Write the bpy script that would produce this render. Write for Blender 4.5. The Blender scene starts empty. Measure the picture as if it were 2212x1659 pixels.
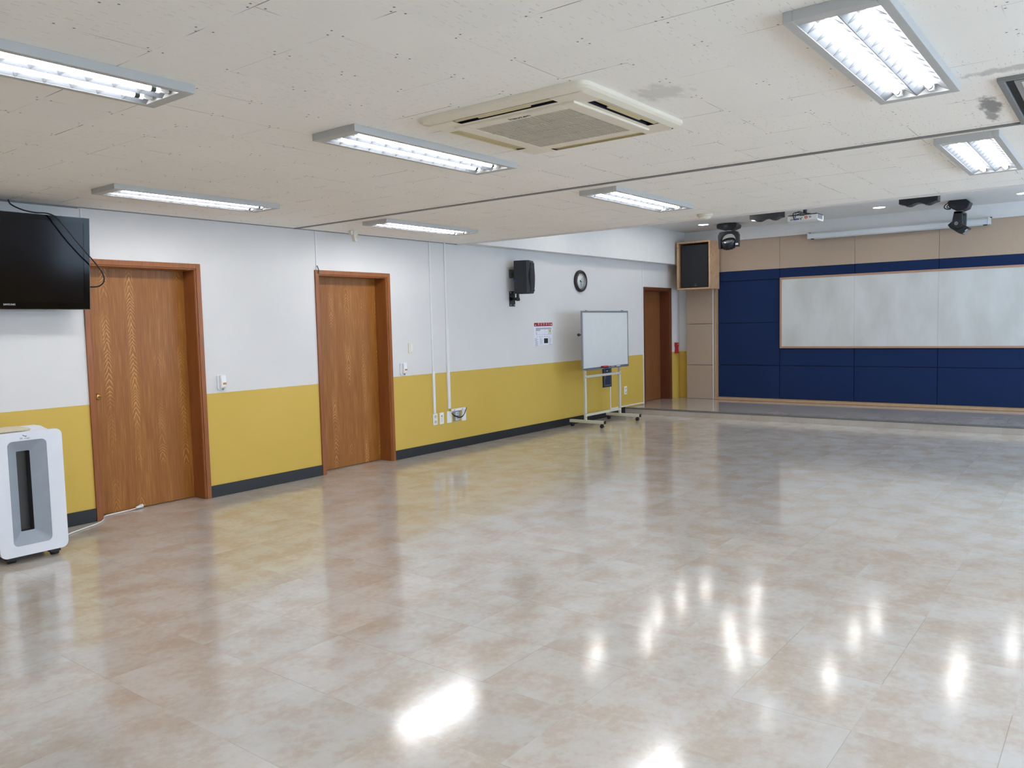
import bpy, math, random
from mathutils import Vector, Matrix
random.seed(7)
PI = math.pi
SC = bpy.context.scene
COL = SC.collection

# ------------------------------------------------------------------ camera
CAM_Y, CAM_Z = -6.8177, 1.5609
F_PX, YAW, PITCH, ROLL = 1734.12, 0.655218, 0.073604, -0.0233033
cam_d = bpy.data.cameras.new('camera')
cam = bpy.data.objects.new('camera', cam_d)
COL.objects.link(cam)
cam_d.sensor_fit = 'HORIZONTAL'
cam_d.sensor_width = 36.0
cam_d.lens = F_PX / 2212.0 * 36.0
cam_d.clip_start = 0.05
cam_d.clip_end = 200
cy, sy, cp, sp = math.cos(YAW), math.sin(YAW), math.cos(PITCH), math.sin(PITCH)
fw = Vector((cy * cp, sy * cp, -sp))
rt = Vector((sy, -cy, 0))
up = rt.cross(fw)
cr_, sr_ = math.cos(ROLL), math.sin(ROLL)
r2 = rt * cr_ + up * sr_
u2 = up * cr_ - rt * sr_
m = Matrix((r2, u2, -fw)).transposed().to_4x4()
m.translation = Vector((0, CAM_Y, CAM_Z))
cam.matrix_world = m
SC.camera = cam

# ------------------------------------------------------------------ world, exposure
SC.view_settings.view_transform = 'Standard'
SC.view_settings.look = 'None'
SC.view_settings.gamma = 1.0
SC.view_settings.use_curve_mapping = False
SC.view_settings.exposure = 1.25
SC.cycles.use_denoising = True
SC.cycles.max_bounces = 8
SC.cycles.diffuse_bounces = 5
SC.cycles.glossy_bounces = 4
SC.cycles.caustics_reflective = False
SC.cycles.caustics_refractive = False
SC.cycles.sample_clamp_indirect = 6.0
SC.cycles.use_adaptive_sampling = True
SC.cycles.adaptive_threshold = 0.03

SKY = 3.6          # daylight outside the right-hand windows
TUBE = 20.5        # fluorescent tubes
SPOT = 19.0        # downlights
world = bpy.data.worlds.new('world')
SC.world = world
world.use_nodes = True
bg = world.node_tree.nodes['Background']
bg.inputs['Color'].default_value = (0.58, 0.77, 1.0, 1)
bg.inputs['Strength'].default_value = SKY

ROOM_R = -8.9      # right wall
X_BACK = -2.6      # wall behind the camera
X_STEP = 7.81      # where the low ceiling ends
X_STAGE = 12.03    # edge of the stage
X_END = 14.17
H1, H2, HS = 2.6, 3.2, 0.10
YEL = 0.983
WINS = [(-2.2, 0.9, 0.97, 2.33), (1.9, 4.9, 0.97, 2.33), (6.55, 9.0, 0.85, 2.45), (9.6, 13.4, 0.55, 2.95)]  # last window, unseen, is enlarged to bring more daylight onto the stage
for i, (a, b, z0, z1) in enumerate(WINS):
    ld = bpy.data.lights.new('window_daylight', 'AREA')
    ld.shape = 'RECTANGLE'
    ld.size = b - a
    ld.size_y = z1 - z0
    ld.cycles.is_portal = True
    lo = bpy.data.objects.new('window_daylight', ld)
    COL.objects.link(lo)
    lo.location = ((a + b) / 2, ROOM_R - 0.22, (z0 + z1) / 2)
    lo.rotation_euler = (PI / 2, 0, PI)

# ------------------------------------------------------------------ node helpers
MATS = {}
def sr(c):
    def f(v):
        v /= 255.0
        return v / 12.92 if v <= 0.04045 else ((v + 0.055) / 1.055) ** 2.4
    return (f(c[0]), f(c[1]), f(c[2]), 1.0)

class NT:
    def __init__(s, name):
        s.m = bpy.data.materials.new(name)
        s.m.use_nodes = True
        s.t = s.m.node_tree
        s.b = s.t.nodes['Principled BSDF']
        MATS[name] = s.m
    def n(s, typ, **kw):
        nd = s.t.nodes.new(typ)
        for k, v in kw.items():
            setattr(nd, k, v)
        return nd
    def link(s, a, b):
        s.t.links.new(a, b)
    def put(s, sock, v):
        if isinstance(v, bpy.types.NodeSocket):
            s.t.links.new(v, sock)
        else:
            sock.default_value = v
    def math(s, op, a, b=None, c=None, clamp=False):
        nd = s.n('ShaderNodeMath', operation=op, use_clamp=clamp)
        s.put(nd.inputs[0], a)
        if b is not None: s.put(nd.inputs[1], b)
        if c is not None: s.put(nd.inputs[2], c)
        return nd.outputs[0]
    def pos(s):
        return s.n('ShaderNodeNewGeometry').outputs['Position']
    def obj(s):
        return s.n('ShaderNodeTexCoord').outputs['Object']
    def sep(s, v):
        nd = s.n('ShaderNodeSeparateXYZ'); s.link(v, nd.inputs[0]); return nd.outputs
    def comb(s, x, y, z):
        nd = s.n('ShaderNodeCombineXYZ')
        s.put(nd.inputs[0], x); s.put(nd.inputs[1], y); s.put(nd.inputs[2], z)
        return nd.outputs[0]
    def scale(s, v, sc):
        nd = s.n('ShaderNodeVectorMath', operation='MULTIPLY')
        s.link(v, nd.inputs[0]); nd.inputs[1].default_value = sc
        return nd.outputs[0]
    def vadd(s, a, b):
        nd = s.n('ShaderNodeVectorMath', operation='ADD')
        s.put(nd.inputs[0], a); s.put(nd.inputs[1], b)
        return nd.outputs[0]
    def noise(s, v, scale, detail=3, rough=0.5, col=False):
        nd = s.n('ShaderNodeTexNoise')
        s.link(v, nd.inputs['Vector'])
        nd.inputs['Scale'].default_value = scale
        nd.inputs['Detail'].default_value = detail
        nd.inputs['Roughness'].default_value = rough
        return nd.outputs['Color' if col else 'Fac']
    def white(s, v):
        nd = s.n('ShaderNodeTexWhiteNoise', noise_dimensions='3D')
        s.link(v, nd.inputs['Vector'])
        return nd.outputs['Value']
    def ramp(s, f, stops, interp='LINEAR'):
        nd = s.n('ShaderNodeValToRGB')
        s.put(nd.inputs[0], f)
        nd.color_ramp.interpolation = interp
        e = nd.color_ramp.elements
        while len(e) < len(stops): e.new(0.5)
        for el, (p, c) in zip(e, stops):
            el.position = p
            el.color = c if len(c) == 4 else (*c, 1)
        return nd.outputs['Color']
    def mix(s, f, a, b, mode='MIX'):
        nd = s.n('ShaderNodeMix', data_type='RGBA', blend_type=mode)
        s.put(nd.inputs['Factor'], f)
        s.put(nd.inputs['A'], a); s.put(nd.inputs['B'], b)
        # colour sockets share names with other types: set the RGBA ones
        return nd.outputs[2]
    def smooth(s, v, lo, hi):
        nd = s.n('ShaderNodeMapRange', interpolation_type='SMOOTHSTEP')
        s.put(nd.inputs[0], v)
        nd.inputs[1].default_value = lo; nd.inputs[2].default_value = hi
        return nd.outputs[0]
    def bump(s, h, strength, dist):
        nd = s.n('ShaderNodeBump')
        nd.inputs['Strength'].default_value = strength
        nd.inputs['Distance'].default_value = dist
        s.put(nd.inputs['Height'], h)
        s.link(nd.outputs[0], s.b.inputs['Normal'])

def mixc(nt, f, a, b, mode='MIX'):
    nd = nt.n('ShaderNodeMix', data_type='RGBA', blend_type=mode)
    nt.put(nd.inputs[0], f)
    nt.put(nd.inputs[6], a); nt.put(nd.inputs[7], b)
    return nd.outputs[2]

def plain(name, col, rough=0.5, metal=0.0, spec=0.5, var=0.04, emit=None, estr=0.0):
    t = NT(name)
    var = var * (0.3 if max(col) > 190 or name in ('lamp_housing',) else 0.6)
    c = sr(col) if max(col) > 1.5 else (*col, 1)
    if var:
        n = t.noise(t.obj(), 9.0, 4)
        dk = tuple(v * (1 - var * 2) for v in c[:3]) + (1,)
        lt = tuple(min(1, v * (1 + var)) for v in c[:3]) + (1,)
        t.link(t.ramp(n, [(0.3, dk), (0.7, lt)]), t.b.inputs['Base Color'])
    else:
        t.b.inputs['Base Color'].default_value = c
    t.b.inputs['Roughness'].default_value = rough
    t.b.inputs['Metallic'].default_value = metal
    t.b.inputs['Specular IOR Level'].default_value = spec
    if emit:
        t.b.inputs['Emission Color'].default_value = (*emit, 1)
        t.b.inputs['Emission Strength'].default_value = estr
    return t.m

# ------------------------------------------------------------------ materials
def mat_ceiling():
    t = NT('ceiling_board')
    P = t.pos(); x, y, z = t.sep(P)
    T = 0.3255; TY = 0.3145
    ox, oy = 1.95, -4.56
    u = t.math('DIVIDE', t.math('SUBTRACT', x, ox), T)
    v = t.math('DIVIDE', t.math('SUBTRACT', y, oy), TY)
    def cell(a):
        r = t.math('ROUND', a)
        return r, t.math('SUBTRACT', a, r)
    cu, fu = cell(u); cv, fv = cell(v)
    cfu, cfv = t.math('FLOOR', u), t.math('FLOOR', v)
    lx = t.math('MULTIPLY', fu, T); ly = t.math('MULTIPLY', fv, TY)
    # joints: dark only along part of their length, each board edge different
    def joint(l, ca, cb, along, seed):
        w = t.white(t.comb(ca, cb, seed))
        wid = t.math('MULTIPLY', t.smooth(w, 0.25, 1.0), 0.0017)
        wid = t.math('ADD', wid, 0.0004)
        line = t.math('SUBTRACT', 1.0, t.smooth(t.math('DIVIDE', t.math('ABSOLUTE', l), wid), 0.6, 1.6))
        n = t.noise(t.comb(t.math('MULTIPLY', along, 1.0), t.math('ADD', cb, seed), ca), 1.1, 2)
        k = t.smooth(n, 0.42, 0.60)
        k = t.math('MULTIPLY', k, t.smooth(w, 0.15, 0.7))
        return t.math('MULTIPLY', line, k)
    j1 = joint(lx, cu, cfv, v, 3.0)
    j2 = t.math('MULTIPLY', joint(ly, cfu, cv, u, 9.0), 0.75)
    # three screw heads at every board corner
    def dot(dx, dy, r, seed):
        w = t.white(t.comb(cu, cv, seed))
        ax = t.math('SUBTRACT', lx, t.math('ADD', dx, t.math('MULTIPLY', t.math('SUBTRACT', w, 0.5), 0.012)))
        ay = t.math('SUBTRACT', ly, t.math('ADD', dy, t.math('MULTIPLY', t.math('SUBTRACT', t.white(t.comb(cu, cv, seed + 4)), 0.5), 0.012)))
        d = t.math('SQRT', t.math('ADD', t.math('MULTIPLY', ax, ax), t.math('MULTIPLY', ay, ay)))
        return t.math('MULTIPLY', t.math('SUBTRACT', 1.0, t.smooth(d, r * 0.7, r * 1.25)), t.smooth(w, 0.0, 0.3))
    dots = t.math('MAXIMUM', dot(-0.026, -0.016, 0.0046, 1.5), t.math('MAXIMUM', dot(-0.008, 0.018, 0.0046, 2.5), dot(0.036, -0.011, 0.0046, 3.5)))
    # short fissures of the mineral boards
    wob = t.noise(P, 38.0, 2, col=True)
    nd = t.n('ShaderNodeVectorMath', operation='MULTIPLY_ADD')
    t.link(wob, nd.inputs[0]); nd.inputs[1].default_value = (0.006, 0.012, 0); nd.inputs[2].default_value = (0, 0, 0)
    Pw = t.vadd(P, nd.outputs[0])
    S = t.scale(Pw, (1 / 0.052, 1 / 0.034, 0.0))
    vo = t.n('ShaderNodeTexVoronoi', voronoi_dimensions='2D', feature='F1')
    t.link(S, vo.inputs['Vector']); vo.inputs['Scale'].default_value = 1.0
    sx, sy_, _ = t.sep(S); px, py, _ = t.sep(vo.outputs['Position'])
    dx = t.math('ABSOLUTE', t.math('SUBTRACT', sx, px)); dy = t.math('ABSOLUTE', t.math('SUBTRACT', sy_, py))
    rnd = t.sep(vo.outputs['Color'])[0]
    half = t.math('MULTIPLY', t.smooth(rnd, 0.2, 1.0), 0.30)
    fis = t.math('MULTIPLY', t.math('LESS_THAN', dx, half), t.math('SUBTRACT', 1.0, t.smooth(dy, 0.02, 0.06)))
    fis = t.math('MULTIPLY', fis, 0.25)
    fis = t.math('MULTIPLY', fis, t.smooth(t.noise(P, 1.6, 2), 0.3, 0.6))
    dark = t.math('MAXIMUM', t.math('MULTIPLY', t.math('MAXIMUM', j1, j2), 0.75), t.math('MAXIMUM', t.math('MULTIPLY', dots, 0.85), fis), clamp=True)
    big = t.noise(P, 0.7, 3)
    base = t.ramp(big, [(0.3, sr((247, 243, 237))), (0.7, sr((250, 247, 241)))])
    tile = t.white(t.comb(cfu, cfv, 21.0))
    base = mixc(t, t.math('MULTIPLY', tile, 0.25), base, sr((239, 237, 233)))
    # sooty marks by the unit at the right and by the cassette
    def blot(cx, cyy, rx, ry, amt, sc_, seed):
        a = t.math('DIVIDE', t.math('SUBTRACT', x, cx), rx); b = t.math('DIVIDE', t.math('SUBTRACT', y, cyy), ry)
        d = t.math('SQRT', t.math('ADD', t.math('MULTIPLY', a, a), t.math('MULTIPLY', b, b)))
        n = t.noise(t.scale(t.vadd(P, (seed, 0, 0)), (1.0, 2.2, 1)), sc_, 5, 0.65)
        e = t.math('SUBTRACT', 1.0, t.smooth(t.math('ADD', d, t.math('MULTIPLY', t.math('SUBTRACT', n, 0.5), 2.2)), 0.5, 1.2))
        return t.math('MULTIPLY', e, amt)
    st = t.math('MAXIMUM', blot(4.74, -6.245, 0.22, 0.05, 0.7, 11.0, 3.0), blot(4.98, -6.22, 0.16, 0.03, 0.6, 16.0, 6.0))
    st = t.math('MAXIMUM', st, blot(4.09, -6.40, 0.05, 0.22, 0.35, 12.0, 8.0))
    st = t.math('MAXIMUM', st, blot(3.40, -5.10, 0.14, 0.13, 0.20, 12.0, 5.0))
    c = mixc(t, st, base, sr((70, 68, 67)))
    c = mixc(t, dark, c, sr((62, 58, 54)))
    t.link(c, t.b.inputs['Base Color'])
    t.b.inputs['Roughness'].default_value = 0.85
    t.b.inputs['Specular IOR Level'].default_value = 0.2

def mat_floor(name='floor_tile', bk=1.0):
    t = NT(name)
    P = t.pos(); x, y, z = t.sep(P)
    T = 0.4735
    u = t.math('DIVIDE', t.math('SUBTRACT', x, 2.615), T)
    v = t.math('DIVIDE', t.math('SUBTRACT', y, -4.605), T)
    cu, cv = t.math('FLOOR', u), t.math('FLOOR', v)
    fu = t.math('SUBTRACT', u, t.math('ROUND', u)); fv = t.math('SUBTRACT', v, t.math('ROUND', v))
    w = t.white(t.comb(cu, cv, 0.5)); w2 = t.white(t.comb(cu, cv, 7.5))
    off = t.comb(t.math('MULTIPLY', w, 37.0), t.math('MULTIPLY', w2, 53.0), 0.0)
    Q = t.vadd(P, off)
    n1 = t.math('ADD', t.math('MULTIPLY', t.noise(Q, 4.2, 3, 0.5), 0.55), t.math('MULTIPLY', t.noise(P, 3.1, 3, 0.55), 0.45))
    n2 = t.noise(Q, 26.0, 5, 0.62)
    n3 = t.noise(Q, 130.0, 2)
    f = t.math('ADD', t.math('MULTIPLY', n1, 0.72), t.math('MULTIPLY', n2, 0.28))
    base = t.ramp(f, [(0.37, sr((178, 162, 147))), (0.46, sr((184, 172, 160))), (0.51, sr((188, 180, 171))),
                      (0.57, sr((191, 186, 180))), (0.65, sr((193, 191, 187)))])
    if bk < 0.5: base = mixc(t, 0.65, base, sr((176, 168, 160)))
    tone = t.math('ADD', 0.955, t.math('MULTIPLY', w, 0.075))
    base = mixc(t, 1.0, base, t.comb(tone, tone, tone), 'MULTIPLY')
    fl = t.smooth(n3, 0.66, 0.74)
    base = mixc(t, t.math('MULTIPLY', fl, 0.35), base, sr((226, 214, 198)))
    def joint(fr, ca, cb, s):
        q = t.white(t.comb(ca, cb, s))
        k = t.smooth(q, 0.25, 1.0)
        l = t.math('SUBTRACT', 1.0, t.smooth(t.math('ABSOLUTE', fr), 0.0012, 0.0040))
        return t.math('MULTIPLY', l, k)
    jj = t.math('MAXIMUM', joint(fu, t.math('ROUND', u), cv, 2.0), joint(fv, cu, t.math('ROUND', v), 5.0))
    base = mixc(t, t.math('MULTIPLY', jj, 0.45), base, sr((112, 92, 76)))
    t.link(base, t.b.inputs['Base Color'])
    rough = t.math('ADD', 0.115, t.math('MULTIPLY', t.noise(Q, 3.0, 3), 0.02))
    t.link(rough if bk > 0.5 else t.math('MULTIPLY', rough, 0.62), t.b.inputs['Roughness'])
    t.b.inputs['Specular IOR Level'].default_value = 0.6
    t.b.inputs['IOR'].default_value = 1.7
    # every tile lies a hair out of level, the wear layer is embossed
    tu = t.math('SUBTRACT', t.math('SUBTRACT', u, cu), 0.5); tv = t.math('SUBTRACT', t.math('SUBTRACT', v, cv), 0.5)
    tilt = t.math('ADD', t.math('MULTIPLY', t.math('SUBTRACT', w, 0.5), t.math('MULTIPLY', tu, 0.0020 * bk)),
                  t.math('MULTIPLY', t.math('SUBTRACT', w2, 0.5), t.math('MULTIPLY', tv, 0.0020 * bk)))
    h = t.math('ADD', t.math('MULTIPLY', t.noise(P, 7.0, 2), 0.00007 * bk), t.math('MULTIPLY', n2, 0.00003 * bk))
    h = t.math('ADD', h, t.math('MULTIPLY', t.noise(P, 240.0, 1), 0.000022 * bk))
    h = t.math('ADD', h, tilt)
    t.bump(h, 1.0, 1.0)

def mat_wall():
    t = NT('two_tone_paint')
    P = t.pos(); x, y, z = t.sep(P)
    n = t.noise(P, 1.3, 3)
    wht = t.ramp(n, [(0.3, sr((215, 213, 212))), (0.7, sr((220, 218, 217)))])
    ye = t.ramp(n, [(0.3, sr((202, 170, 77))), (0.7, sr((207, 175, 84)))])
    m = t.math('LESS_THAN', z, YEL)
    t.link(mixc(t, m, wht, ye), t.b.inputs['Base Color'])
    t.b.inputs['Roughness'].default_value = 0.55
    t.b.inputs['Specular IOR Level'].default_value = 0.35

def mat_wood(name, lo, mid, hi, rough, cathedral=True, axis='z', sc_=1.0):
    t = NT(name)
    O = t.obj()
    x, y, z = t.sep(O)
    h = t.math('ADD', x, y)
    if axis == 'z': S = t.comb(h, 0.0, z)
    elif axis == 'x': S = t.comb(z, 0.0, x)
    else: S = t.comb(z, 0.0, y)
    a, _, b = t.sep(S)
    fine = t.noise(t.comb(t.math('MULTIPLY', a, 130.0 * sc_), 0.0, t.math('MULTIPLY', b, 3.5)), 1.0, 4, 0.6)
    broad = t.noise(t.comb(t.math('MULTIPLY', a, 11.0 * sc_), 3.0, t.math('MULTIPLY', b, 0.9)), 1.0, 3)
    f = t.math('ADD', t.math('MULTIPLY', fine, 0.42), t.math('ADD', 0.18, t.math('MULTIPLY', broad, 0.20)))
    if cathedral:
        # repeated veneer leaves with pointed cathedral figure down their middle
        leaf = 0.225 / sc_
        k = t.math('DIVIDE', t.math('ADD', a, 0.04), leaf)
        q = t.math('ABSOLUTE', t.math('SUBTRACT', k, t.math('ROUND', k)))
        wob = t.noise(t.comb(t.math('MULTIPLY', a, 20.0), 1.0, t.math('MULTIPLY', b, 4.0)), 1.0, 3)
        ph = t.math('ADD', t.math('MULTIPLY', b, 27.0), t.math('MULTIPLY', q, 9.0))
        ph = t.math('ADD', ph, t.math('MULTIPLY', wob, 2.0))
        lf = t.math('ROUND', k)
        ph = t.math('ADD', ph, t.math('MULTIPLY', t.noise(t.comb(lf, 2.0, b), 5.0, 2), 6.0))
        s = t.math('SINE', t.math('MULTIPLY', ph, 5.5))
        s = t.smooth(s, 0.35, 1.0)
        gate = t.math('SUBTRACT', 1.0, t.smooth(q, 0.08, 0.2))
        fl = t.math('MULTIPLY', t.math('MULTIPLY', s, gate), t.smooth(t.noise(t.comb(t.math('MULTIPLY', lf, 0.4), 5.0, t.math('MULTIPLY', b, 1.8)), 1.0, 3), 0.42, 0.62))
        f = t.math('ADD', f, t.math('MULTIPLY', fl, 0.22))
    c = t.ramp(f, [(0.32, sr(lo)), (0.50, sr(mid)), (0.72, sr(hi))])
    t.link(c, t.b.inputs['Base Color'])
    t.b.inputs['Roughness'].default_value = rough
    t.b.inputs['Specular IOR Level'].default_value = 0.3

def mat_plywood():
    t = NT('pine_plywood')
    O = t.obj(); x, y, z = t.sep(O)
    a = t.math('ADD', x, y)
    w = t.noise(t.comb(t.math('MULTIPLY', a, 9.0), 0.0, t.math('MULTIPLY', z, 1.6)), 1.0, 3)
    s = t.math('SINE', t.math('MULTIPLY', w, 60.0))
    s = t.smooth(s, 0.55, 1.0)
    base = t.ramp(t.noise(O, 3.0, 3), [(0.3, sr((196, 158, 122))), (0.7, sr((208, 172, 136)))])
    t.link(mixc(t, t.math('MULTIPLY', s, 0.5), base, sr((150, 104, 66))), t.b.inputs['Base Color'])
    t.b.inputs['Roughness'].default_value = 0.55

def mat_fabric(name, c1, c2, sc_=220.0):
    t = NT(name)
    P = t.pos()
    n = t.noise(P, sc_, 2)
    t.link(t.ramp(n, [(0.3, sr(c1)), (0.7, sr(c2))]), t.b.inputs['Base Color'])
    t.b.inputs['Roughness'].default_value = 0.9
    t.b.inputs['Specular IOR Level'].default_value = 0.15
    t.bump(n, 0.3, 0.0015)

mat_ceiling(); mat_floor(); mat_floor('stage_tile', 0.02); mat_wall(); mat_plywood()
mat_wood('door_oak', (118, 68, 24), (150, 96, 41), (200, 146, 84), 0.34)
mat_wood('door_frame_wood', (112, 62, 30), (146, 88, 46), (168, 108, 60), 0.28, cathedral=False)
mat_wood('dark_frame_wood', (82, 44, 28), (104, 58, 38), (122, 70, 46), 0.3, cathedral=False)
mat_wood('dark_door_wood', (106, 66, 38), (132, 84, 50), (150, 100, 62), 0.33, cathedral=False, sc_=0.8)
mat_wood('light_wood_trim', (168, 136, 104), (186, 152, 118), (200, 168, 134), 0.5, cathedral=False)
mat_wood('beech_trim', (160, 126, 104), (176, 140, 116), (188, 152, 128), 0.45, cathedral=False, axis='y')
mat_fabric('navy_fabric', (26, 42, 78), (33, 51, 89))
mat_fabric('beige_fabric', (174, 154, 136), (184, 165, 147))
plain('white_paint', (224, 223, 221), 0.7)
plain('wall_trim_white', (226, 226, 226), 0.45)
plain('black_rubber', (26, 28, 31), 0.5)
plain('grey_metal', (128, 128, 126), 0.45, 0.1)
plain('nosing_metal', (104, 104, 102), 0.5, 0.1)
plain('lamp_housing', (186, 186, 184), 0.5)
plain('reflector', (236, 238, 240), 0.3)
plain('louvre_metal', (116, 120, 126), 0.3, 0.15)
plain('tube_light', (0.9, 0.95, 1.0), 0.5, var=0, emit=(0.96, 0.965, 0.98), estr=TUBE)
plain('downlight_glow', (1, 1, 1), 0.5, var=0, emit=(1.0, 0.98, 0.95), estr=SPOT)
plain('socket_dark', (58, 66, 62), 0.5)
plain('ac_plastic', (232, 224, 206), 0.42)
plain('ac_grille', (196, 188, 170), 0.6)
plain('ac_flap', (206, 192, 150), 0.5)
plain('gap_shade_black', (8, 10, 16), 0.7, var=0)
plain('navy_void', (24, 30, 48), 0.5)  # painted shade of the outlets, also the panel backing
plain('tv_gloss', (6, 7, 10), 0.08, var=0, spec=0.2)
plain('tv_screen', (8, 7, 12), 0.11, var=0, spec=0.2)
plain('tv_edge', (96, 98, 104), 0.25, 0.6)
plain('logo_silver', (190, 192, 196), 0.4)
plain('cable_black', (14, 15, 17), 0.5)
plain('gloss_white', (228, 231, 238), 0.28)
plain('body_white', (226, 228, 232), 0.45)
plain('purifier_grey', (150, 158, 168), 0.45)
plain('purifier_slot', (58, 57, 56), 0.35)
plain('cream_lid', (214, 200, 172), 0.45)
plain('logo_grey', (120, 124, 136), 0.5)
plain('brass', (196, 160, 92), 0.25, 0.9)
plain('cream_plastic', (222, 216, 202), 0.45)
plain('plastic_white', (232, 233, 234), 0.4)
plain('amber', (176, 128, 60), 0.4)
plain('steel_plate', (160, 164, 172), 0.35, 0.6)
plain('speaker_black', (38, 42, 48), 0.55)
plain('speaker_grille', (30, 33, 38), 0.7)
plain('bracket_black', (20, 22, 26), 0.5)
plain('junction_grey', (112, 114, 116), 0.5)
plain('clock_rim', (46, 34, 34), 0.3)
plain('clock_face', (214, 218, 214), 0.5)
plain('ink_black', (26, 26, 28), 0.6)
plain('ink_grey', (126, 128, 146), 0.7)
plain('paper', (228, 230, 240), 0.6)
plain('poster_red', (150, 24, 40), 0.5)
plain('poster_map_grey', (170, 174, 190), 0.6)
plain('poster_map_cream', (214, 208, 174), 0.6)
plain('board_white', (214, 216, 216), 0.22)
plain('aluminium', (150, 154, 160), 0.35, 0.7)
plain('ivory_steel', (206, 204, 190), 0.4)
plain('eraser_red', (176, 40, 52), 0.6)
plain('marker_blue', (40, 44, 130), 0.4)
plain('sign_navy', (46, 54, 76), 0.35)
plain('red_plastic', (170, 26, 34), 0.35)
plain('projector_white', (222, 222, 222), 0.4)
plain('vent_grey', (150, 150, 152), 0.5)
plain('sticker_red', (206, 70, 60), 0.5)
plain('fixture_black', (24, 27, 33), 0.42)
plain('fixture_grey', (70, 78, 84), 0.4)
plain('lens_glass', (150, 160, 166), 0.12, 0.4)
plain('detector_ivory', (226, 220, 204), 0.5)
plain('screen_case', (206, 210, 214), 0.32)
plain('window_frame_white', (220, 222, 224), 0.4)
t = NT('window_glass')
t.b.inputs['Base Color'].default_value = (1, 1, 1, 1)
t.b.inputs['Roughness'].default_value = 0.02
t.b.inputs['Alpha'].default_value = 0.12
t.link(t.ramp(t.noise(t.obj(), 2.0, 2), [(0.3, (0.9, 0.95, 1.0)), (0.7, (1, 1, 1))]), t.b.inputs['Base Color'])
# big whiteboard: wiped marker haze
t = NT('big_board')
n = t.noise(t.scale(t.pos(), (1, 1.2, 0.5)), 2.2, 4)
t.link(t.ramp(n, [(0.35, sr((196, 197, 194))), (0.6, sr((208, 210, 209)))]), t.b.inputs['Base Color'])
t.b.inputs['Roughness'].default_value = 0.2
M = MATS

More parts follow.
